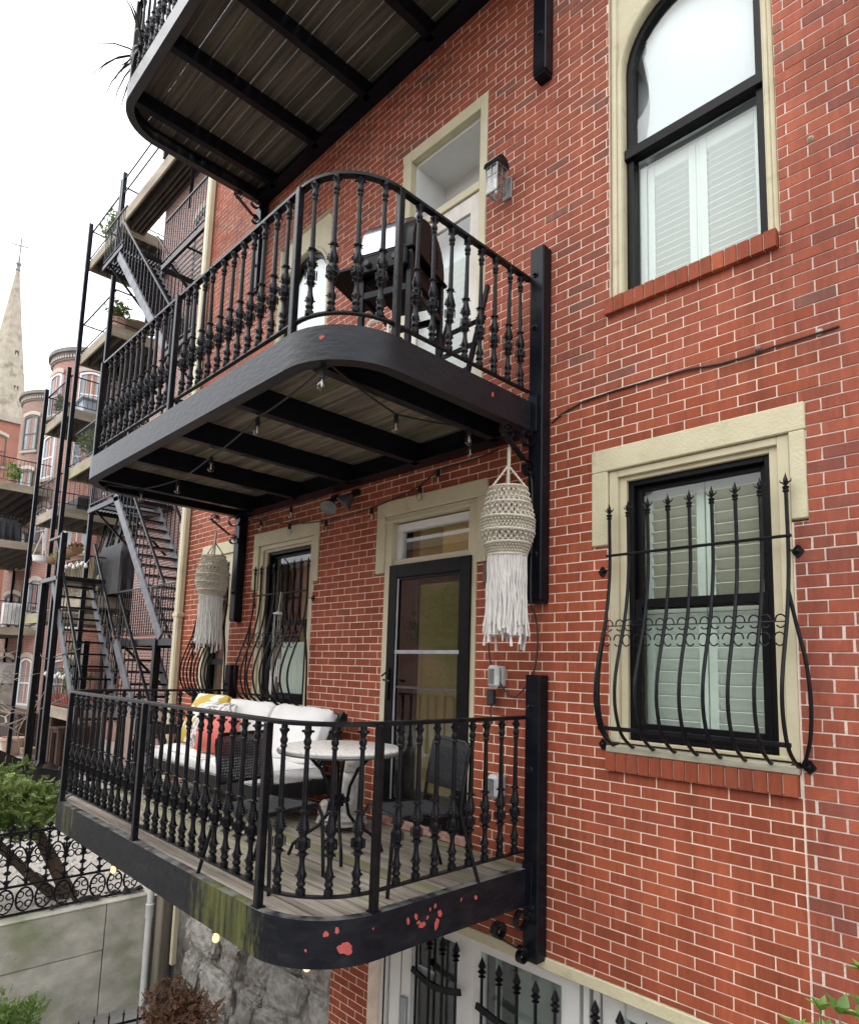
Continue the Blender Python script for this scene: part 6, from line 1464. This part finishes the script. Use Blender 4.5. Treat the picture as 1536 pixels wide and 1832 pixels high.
ac_unit('white air conditioner on the left edge deck', -30.4, 2.75, 1.16); ac_unit('lower white air conditioner on the ground by the brown house', -32.5, 3.1, -1.2)
b = MB(); b.bbox(-32.9, -32.0, 2.5, 3.7, -3.1, -1.205, .01); tagged('ac_plinth', b, m_conc, 'concrete plinth carrying the lower air conditioner', 'plinth')
m_lattice = mat('lattice_brown', (.085,.042,.030), (.06,.032,.024), 4, .8)
def lattice_box(label, x0, x1, y0, y1, z0, z1, solid=True):
    r = thing('lattice_box', label, 'trellis box', ((x0+x1)/2, y0, z0), 'brown lattice boxes in the yard'); b = MB()
    for (x, y) in ((x0,y0),(x1,y0),(x0,y1),(x1,y1)): b.bbox(x-.05, x+.05, y-.05, y+.05, z0, z1, .005)
    for z in (z0+.06, z1-.05): b.box(x0, x1, y0-.03, y0+.03, z-.05, z+.05); b.box(x1-.03, x1+.03, y0, y1, z-.05, z+.05)
    b.bbox(x0-.08, x1+.08, y0-.08, y1+.08, z1, z1+.05, .006); obj('frame', b, m_lattice, r)
    b = MB(); h = z1-z0; n = max(3, int((y1-y0)/.11))
    for s in (-1, 1):
        for k in range(-int(h/.11), n+int(h/.11)):
            ya = y0+k*.11; pa = (x1, max(y0, min(y1, ya)), z0+(abs(max(y0, min(y1, ya))-ya) if s > 0 else h-abs(max(y0, min(y1, ya))-ya)))
            t0, t1 = (0, h); P = []
            for t in (0, h): P.append((ya+t, z0+t if s > 0 else z1-t))
            (a0, c0), (a1, c1) = P
            if a1 < y0 or a0 > y1: continue
            if a0 < y0: f = (y0-a0)/(a1-a0); a0, c0 = y0, c0+(c1-c0)*f
            if a1 > y1: f = (y1-a0)/(a1-a0) if a1 > a0 else 0; a1, c1 = y1, c0+(c1-c0)*f
            b.bar((x1+.012*s, a0, c0), (x1+.012*s, a1, c1), .03, .012, up=(1,0,0))
    obj('lattice', b, m_lattice, r)
    if solid: b = MB(); b.box(x0+.06, x1-.06, y0+.06, y1-.06, z0, z1-.05); obj('inner_panel', b, mat('lattice_inside', (.05,.03,.022), (.035,.022,.018), 3, .9), r)
lattice_box('tall brown lattice box beside the nearer deck tower', -22.3, -21.5, 2.0, 2.9, -3.1, -1.6); lattice_box('lower brown lattice box in front of the tall one', -21.3, -20.7, 2.0, 2.95, -3.1, -2.0)
lattice_box('long low brown lattice planter at the left edge of the yard', -36, -26.5, 2.3, 2.9, -3.1, -2.0, True)
m_terra = mat('terracotta_pale', (.42,.27,.20), (.50,.36,.29), 5, .9)
b = MB(); b.lathe([(.22,0),(.32,.45),(.37,.47),(.37,.55),(.31,.55),(.27,.4),(0,.4)], 20, (-24.6, 1.75, -3.1)); tagged('terracotta_pot', b, m_terra, 'large pale terracotta pot in the gravel yard', 'flower pot', 'terracotta pots in the yard', True)
b = MB(); b.lathe([(.14,0),(.22,.26),(.25,.27),(.25,.32),(.2,.32),(0,.25)], 16, (-23.6, 2.0, -3.1)); tagged('terracotta_pot', b, mat('terracotta_mossy', (.30,.20,.12), (.22,.2,.1), 6, .9), 'small mossy terracotta pot beside the large pale one', 'flower pot', 'terracotta pots in the yard', True)
b = MB(); b.bbox(-23.2,-22.5,1.95,2.3,-3.1,-2.95,.02); tagged('black_tray', b, m_rubber, 'black plastic tray on the gravel by the small pot', 'tray')
# red boarded fence and picnic table at the far left of the yard
rf = thing('red_fence', 'red painted board fence at the far end of the yard', 'fence', (-40, 3, -3.1))
for k in range(26):
    b = MB(); b.bbox(-40.03, -40.0, -1+.22*k, -1+.22*k+.205, -3.1, -.6, .006); obj('board', b, mat('red_boards', (.30,.045,.03), (.22,.035,.025), 3, .8) if k == 0 else bpy.data.materials['red_boards'], rf)
pt = thing('picnic_table', 'pale picnic table in the yard before the red fence', 'table', (-36.5, 4.0, -3.1)); b = MB(); b.bbox(-37.3,-35.7,2.7,5.3,-1.95,-1.86,.01); obj('tabletop', b, m_tower, pt)
for y in (3.0, 5.0):
    b = MB(); b.bar((-37.1,y,-3.1),(-36.1,y,-1.95),.09); b.bar((-35.9,y,-3.1),(-36.9,y,-1.95),.09); obj('leg', b, m_tower, pt)
# dark parked car behind the shrub, only its rear shows
car = thing('parked_car', 'dark parked car at the left edge behind the evergreen shrub', 'car', (-15.5, -1.0, -3.1))
P = [(-2.2,.25),(-2.25,.62),(-2.1,.85),(-1.35,.92),(-.75,1.38),(.75,1.42),(1.55,.98),(2.15,.85),(2.25,.55),(2.2,.25)]
b = MB(); n = len(P); vs = []; fs = []
for (w, s) in ((-.86,.9),(-.80,1),(.80,1),(.86,.9)): vs += [(-15.5+w if abs(w) > .82 else -15.5+w*(.86 if False else 1), -1.55+p[0]*(.98 if abs(w) > .82 else 1), -3.1+(p[1] if p[1] < .95 or abs(w) < .82 else .93)) for p in P]
for j in range(3):
    for k in range(n): fs.append((j*n+k, j*n+(k+1) % n, (j+1)*n+(k+1) % n, (j+1)*n+k))
fs += [tuple(range(n)), tuple(3*n+k for k in range(n))]; b.add(vs, fs); obj('body', b, mat('dark_car_paint', (.008,.009,.011), None, 3, .25, coat=.6), car)
b = MB(); b.prism([(-1.25-1.55,-2.14),(-.72-1.55,-1.74),(.72-1.55,-1.70),(1.4-1.55,-2.12)], 1.50, 'x', -16.25); obj('glasshouse', b, mat('car_glass', (.02,.022,.025), None, 3, .08, spec=.8), car)
for (x, y) in ((-16.3,-2.95),(-14.7,-2.95),(-16.3,-.15),(-14.7,-.15)):
    b = MB(); b.lathe([(0,-.1),(.24,-.1),(.32,-.06),(.32,.06),(.24,.1),(0,.1)], 18); b.xf(Matrix.Translation((x, y, -2.78)) @ Matrix.Rotation(PI/2, 4, 'Y')); obj('wheel', b, m_rubber, car, smooth=True)
# striped lounge cushion behind the balcony, by the house corner
b = cushion(-.3, .3, -.06, .06, -.5, .5, .03, seed=8); o = obj('striped_cushion', b, None or mat('black_white_stripe', (.75,.74,.72), (.02,.02,.022), 1.6, .9, stretch=(9,.01,.01), contrast=(.49,.51), detail=0), None, smooth=True); o.location = (-10.2, 1.0, -.35); o.rotation_euler = (math.radians(-25), math.radians(10), .2); tag(o, 'black and white striped chair cushion next door beyond the balcony', 'cushion')
b = MB(); b.bbox(-10.9,-9.3,.8,1.8,-1.25,-.95,.02); b.bbox(-10.9,-10.75,.8,.95,-3.1,-1.25,.005); b.bbox(-9.45,-9.3,.8,.95,-3.1,-1.25,.005); b.bbox(-10.9,-9.3,1.65,1.8,-3.1,-1.25,.005); tagged('neighbour_platform', b, m_tower, 'low timber platform next door carrying the striped cushion', 'platform')

# ================================================================ ACROSS THE YARD (seen only as reflections)
op = thing('opposite_house', 'long brick terrace across the yard, mirrored in the glass', 'house', (-6, -24, -4.25))
b = MB(); b.uv = []; uvwall(b, [(40,-24),(-70,-24)], -4.25, 7.5); obj('wall', b, m_tex1, op)
b = MB(); b.box(-70, 40, -30, -23.8, 7.5, 8.0); obj('cornice', b, m_stonetrim, op)
for k in range(9):
    for z in (-1.0, 2.4, 5.0): far_window(op, (-26+5.2*k, -24, z), PI/2, 1.1, 1.7, m_farwin)
for i, (x, y, h) in enumerate(((-9.5,-15,6.5),(-2.5,-17,7.5),(-18,-16,7),(5,-15,6))):
    rnd = random.Random(70+i); t = thing('yard_tree', ('leafy tree across the yard, mirrored in the door glass', 'taller leafy tree across the yard, behind the viewer', 'leafy tree at the far end of the opposite terrace', 'leafy tree across the yard at the right')[i], 'tree', (x, y, -4.25), 'trees across the yard')
    b = MB(); b.tube([(x,y,-4.25),(x+.1,y,-1.5),(x,y+.1,h-5)], [.18,.13,.06], 7); obj('trunk', b, m_bark, t); b = MB(); leaves(b, rnd, crown_pts(rnd, (x, y, h-5.2), (2.4,2.0,2.7), 160, .2), 9000, .3, .22, 1.8); obj('crown', b, m_ever, t)

# ---------------------------------------------------------------- more of the crowded backs: small landings, plants, strings of lights
def house_landing(label, x0, x1, y0, y1, z, stair=True):
    r = thing('wall_landing', label, 'fire escape', ((x0+x1)/2, y1, z), 'black landings on the far house backs')
    b = MB(); n = 9
    for k in range(n): y = y0+(y1-y0)*k/(n-1); b.bar((x0,y,z),(x1,y,z),.03,.05)
    b.bar((x0,y0,z-.04),(x0,y1,z-.04),.05,.09); b.bar((x1,y0,z-.04),(x1,y1,z-.04),.05,.09); obj('floor', b, m_black, r)
    for x in (x0+.1, x1-.1): b = MB(); b.bar((x,y0,z-.05),(x,y1,z-.95),.05); obj('bracket', b, m_black, r)
    rail(r, [(x0,y1),(x0,y0),(x1,y0),(x1,y1)], z, 1.0, .14, m_black, .009)
    if stair:
        for yy in (y0+.08, y0+.75): b = MB(); b.bar((x1, yy, z), (x1+2.6, yy, z-2.9), .05, .18); obj('stringer', b, m_black, r)
        b = MB()
        for k in range(12): t = (k+.5)/12; b.box(x1+2.6*t-.12, x1+2.6*t+.12, y0+.1, y0+.73, z-2.9*t-.02, z-2.9*t+.02)
        obj('tread', b, m_black, r)
house_landing('black landing with steps high on the salmon brick house behind the deck posts', -27.6, -24.2, 4.6, 5.58, 10.2)
house_landing('black landing with steps half way up the salmon brick house', -27.6, -24.2, 4.6, 5.58, 7.1)
house_landing('black landing with steps low on the salmon brick house', -27.6, -24.2, 4.6, 5.58, 4.0)
house_landing('slatted black landing on the orange house at the left edge', -45.8, -44.6, .6, 3.4, 10.2, False)
house_landing('lower slatted black landing on the orange house at the left edge', -45.8, -44.6, .6, 3.4, 6.9, False)
def deck_plant(label, x, y, z, r_, h, seed, m):
    rnd = random.Random(seed); o = thing('deck_plant', label, 'potted plant', (x, y, z), 'potted plants on the neighbouring decks')
    b = MB(); b.lathe([(.13,0),(.19,.32),(.21,.33),(.21,.38),(.17,.38),(.15,.3),(0,.3)], 12, (x, y, z+.004)); obj('pot', b, m_terra, o)
    b = MB(); leaves(b, rnd, crown_pts(rnd, (x, y, z+.35+h/2), (r_, r_, h/2), 40), 420, .05, .13, 2.2); obj('leaves', b, m, o)
deck_plant('bushy potted plant on the middle deck of the nearer tower', -20.5, 2.0, 5.5, .35, .8, 1, m_ever2)
deck_plant('small potted plant at the front of the nearer tower deck under the sky', -18.7, 1.9, 9.05, .25, .6, 2, m_ever)
deck_plant('potted plant on the upper deck of the farther tower', -23.6, 2.0, 7.65, .3, .7, 3, m_ever2)
deck_plant('potted plant on the left edge deck in front of the bow house', -31.2, 2.2, 6.85, .35, .8, 4, m_bright)
b = MB(); b.bbox(-23.3,-22.3,2.2,2.9,7.66,8.25,.03); b.bbox(-23.4,-22.2,2.1,3.0,8.25,8.32,.02); tagged('storage_box', b, mat('pale_blue_box', (.55,.62,.68), (.45,.5,.55), 4, .6), 'pale blue covered box on the upper deck of the farther tower', 'storage box')
b = MB(); b.lathe([(0,0),(.5,.02),(.5,.06),(0,.08)], 18, (-19.6, 2.7, 9.8)); b.tube([(-19.6,2.7,9.06),(-19.6,2.7,9.8)], .03, 6); b.lathe([(0,0),(.25,0),(.25,.03),(0,.05)], 14, (-19.6,2.7,9.055)); tagged('cafe_table', b, m_tower, 'small round table on the nearer tower deck under the sky', 'table')
def fairy(label, P, n):
    r = thing('fairy_lights', label, 'string lights', P[0], 'fairy lights on the deck railings'); A, B = Vector(P[0]), Vector(P[1]); b = MB(); pts = []
    for k in range(n*3+1): t = k/(n*3); q = A.lerp(B, t); q.z -= .10*abs(math.sin(PI*t*4)); pts.append(tuple(q))
    b.tube(pts, .008, 4); obj('cable', b, m_plasticwhite, r); g = MB(); g.lathe([(0,-.07),(.045,-.04),(.05,0),(.02,.05),(0,.05)], 8); me = g.mesh('bulb', m_plasticwhite, True)
    for k in range(n): q = pts[3*k+1]; inst('bulb', me, r, (q[0], q[1], q[2]-.05))
fairy('white fairy lights along the lowest railing of the nearer deck tower', ((-21.0,1.55,-.35),(-18.4,1.55,-.35)), 11)
fairy('white fairy lights strung before the covered grill', ((-19.9,1.5,2.62),(-17.9,1.5,2.50)), 6)
fairy('fairy lights along the left edge deck railing', ((-37.5,1.35,5.5),(-30.2,1.35,5.45)), 14)

def deck_stairs(label, x0, z0, x1, z1, y, m=None):
    r = thing('deck_stairs', label, 'stairs', (x0, y, z0), 'zigzag stairs inside the deck towers')
    for yy in (y, y+.8):
        b = MB(); b.bar((x0, yy, z0), (x1, yy, z1), .05, .22); obj('stringer', b, m_black, r)
        b = MB(); b.bar((x0, yy, z0+.9), (x1, yy, z1+.9), .045, .04)
        for k in range(9): t = (k+.5)/9; b.bar((x0+(x1-x0)*t, yy, z0+(z1-z0)*t), (x0+(x1-x0)*t, yy, z0+(z1-z0)*t+.9), .02)
        obj('handrail', b, m_black, r)
    b = MB()
    for k in range(13): t = (k+.5)/13; b.box(x0+(x1-x0)*t-.13, x0+(x1-x0)*t+.13, y+.03, y+.77, z0+(z1-z0)*t-.02, z0+(z1-z0)*t+.02)
    obj('tread', b, m_tower, r)
deck_stairs('stairs from the lowest to the second deck of the nearer tower', -18.7, -1.25, -20.8, 1.6, 2.7)
deck_stairs('stairs from the second to the third deck of the nearer tower', -20.8, 1.7, -18.5, 5.4, 2.75)
deck_stairs('stairs from the third to the fourth deck of the nearer tower', -18.6, 5.55, -20.9, 9.0, 2.7)
deck_stairs('stairs between the lower decks of the farther tower', -24.0, 1.4, -21.9, 4.5, 3.3)
deck_stairs('stairs between the upper decks of the farther tower', -21.9, 4.6, -24.1, 7.6, 3.3)
# drain pipes and a slack wire on the far backs
for i, (x, y, lb) in enumerate(((-28.6, 5.5, 'dark drain pipe on the salmon brick house'), (-23.0, 5.5, 'dark drain pipe near the right end of the salmon brick house'), (-36.2, 6.3, 'dark drain pipe between the two bow fronted houses'))):
    b = MB(); b.tube([(x, y, -3.1), (x, y, 12.2)], .07, 8); tagged('rain_pipe', b, m_rubber, lb, 'drain pipe', None, True)
b = MB(); b.tube(smooth3([(-22.0,1.6,-.1),(-19.5,1.0,.12),(-16.5,.4,-.02),(-14.2,.4,.2)], 6), .012, 5); tagged('slack_wire', b, m_rubber, 'slack black wire crossing between the deck posts and the fire escape', 'wire')
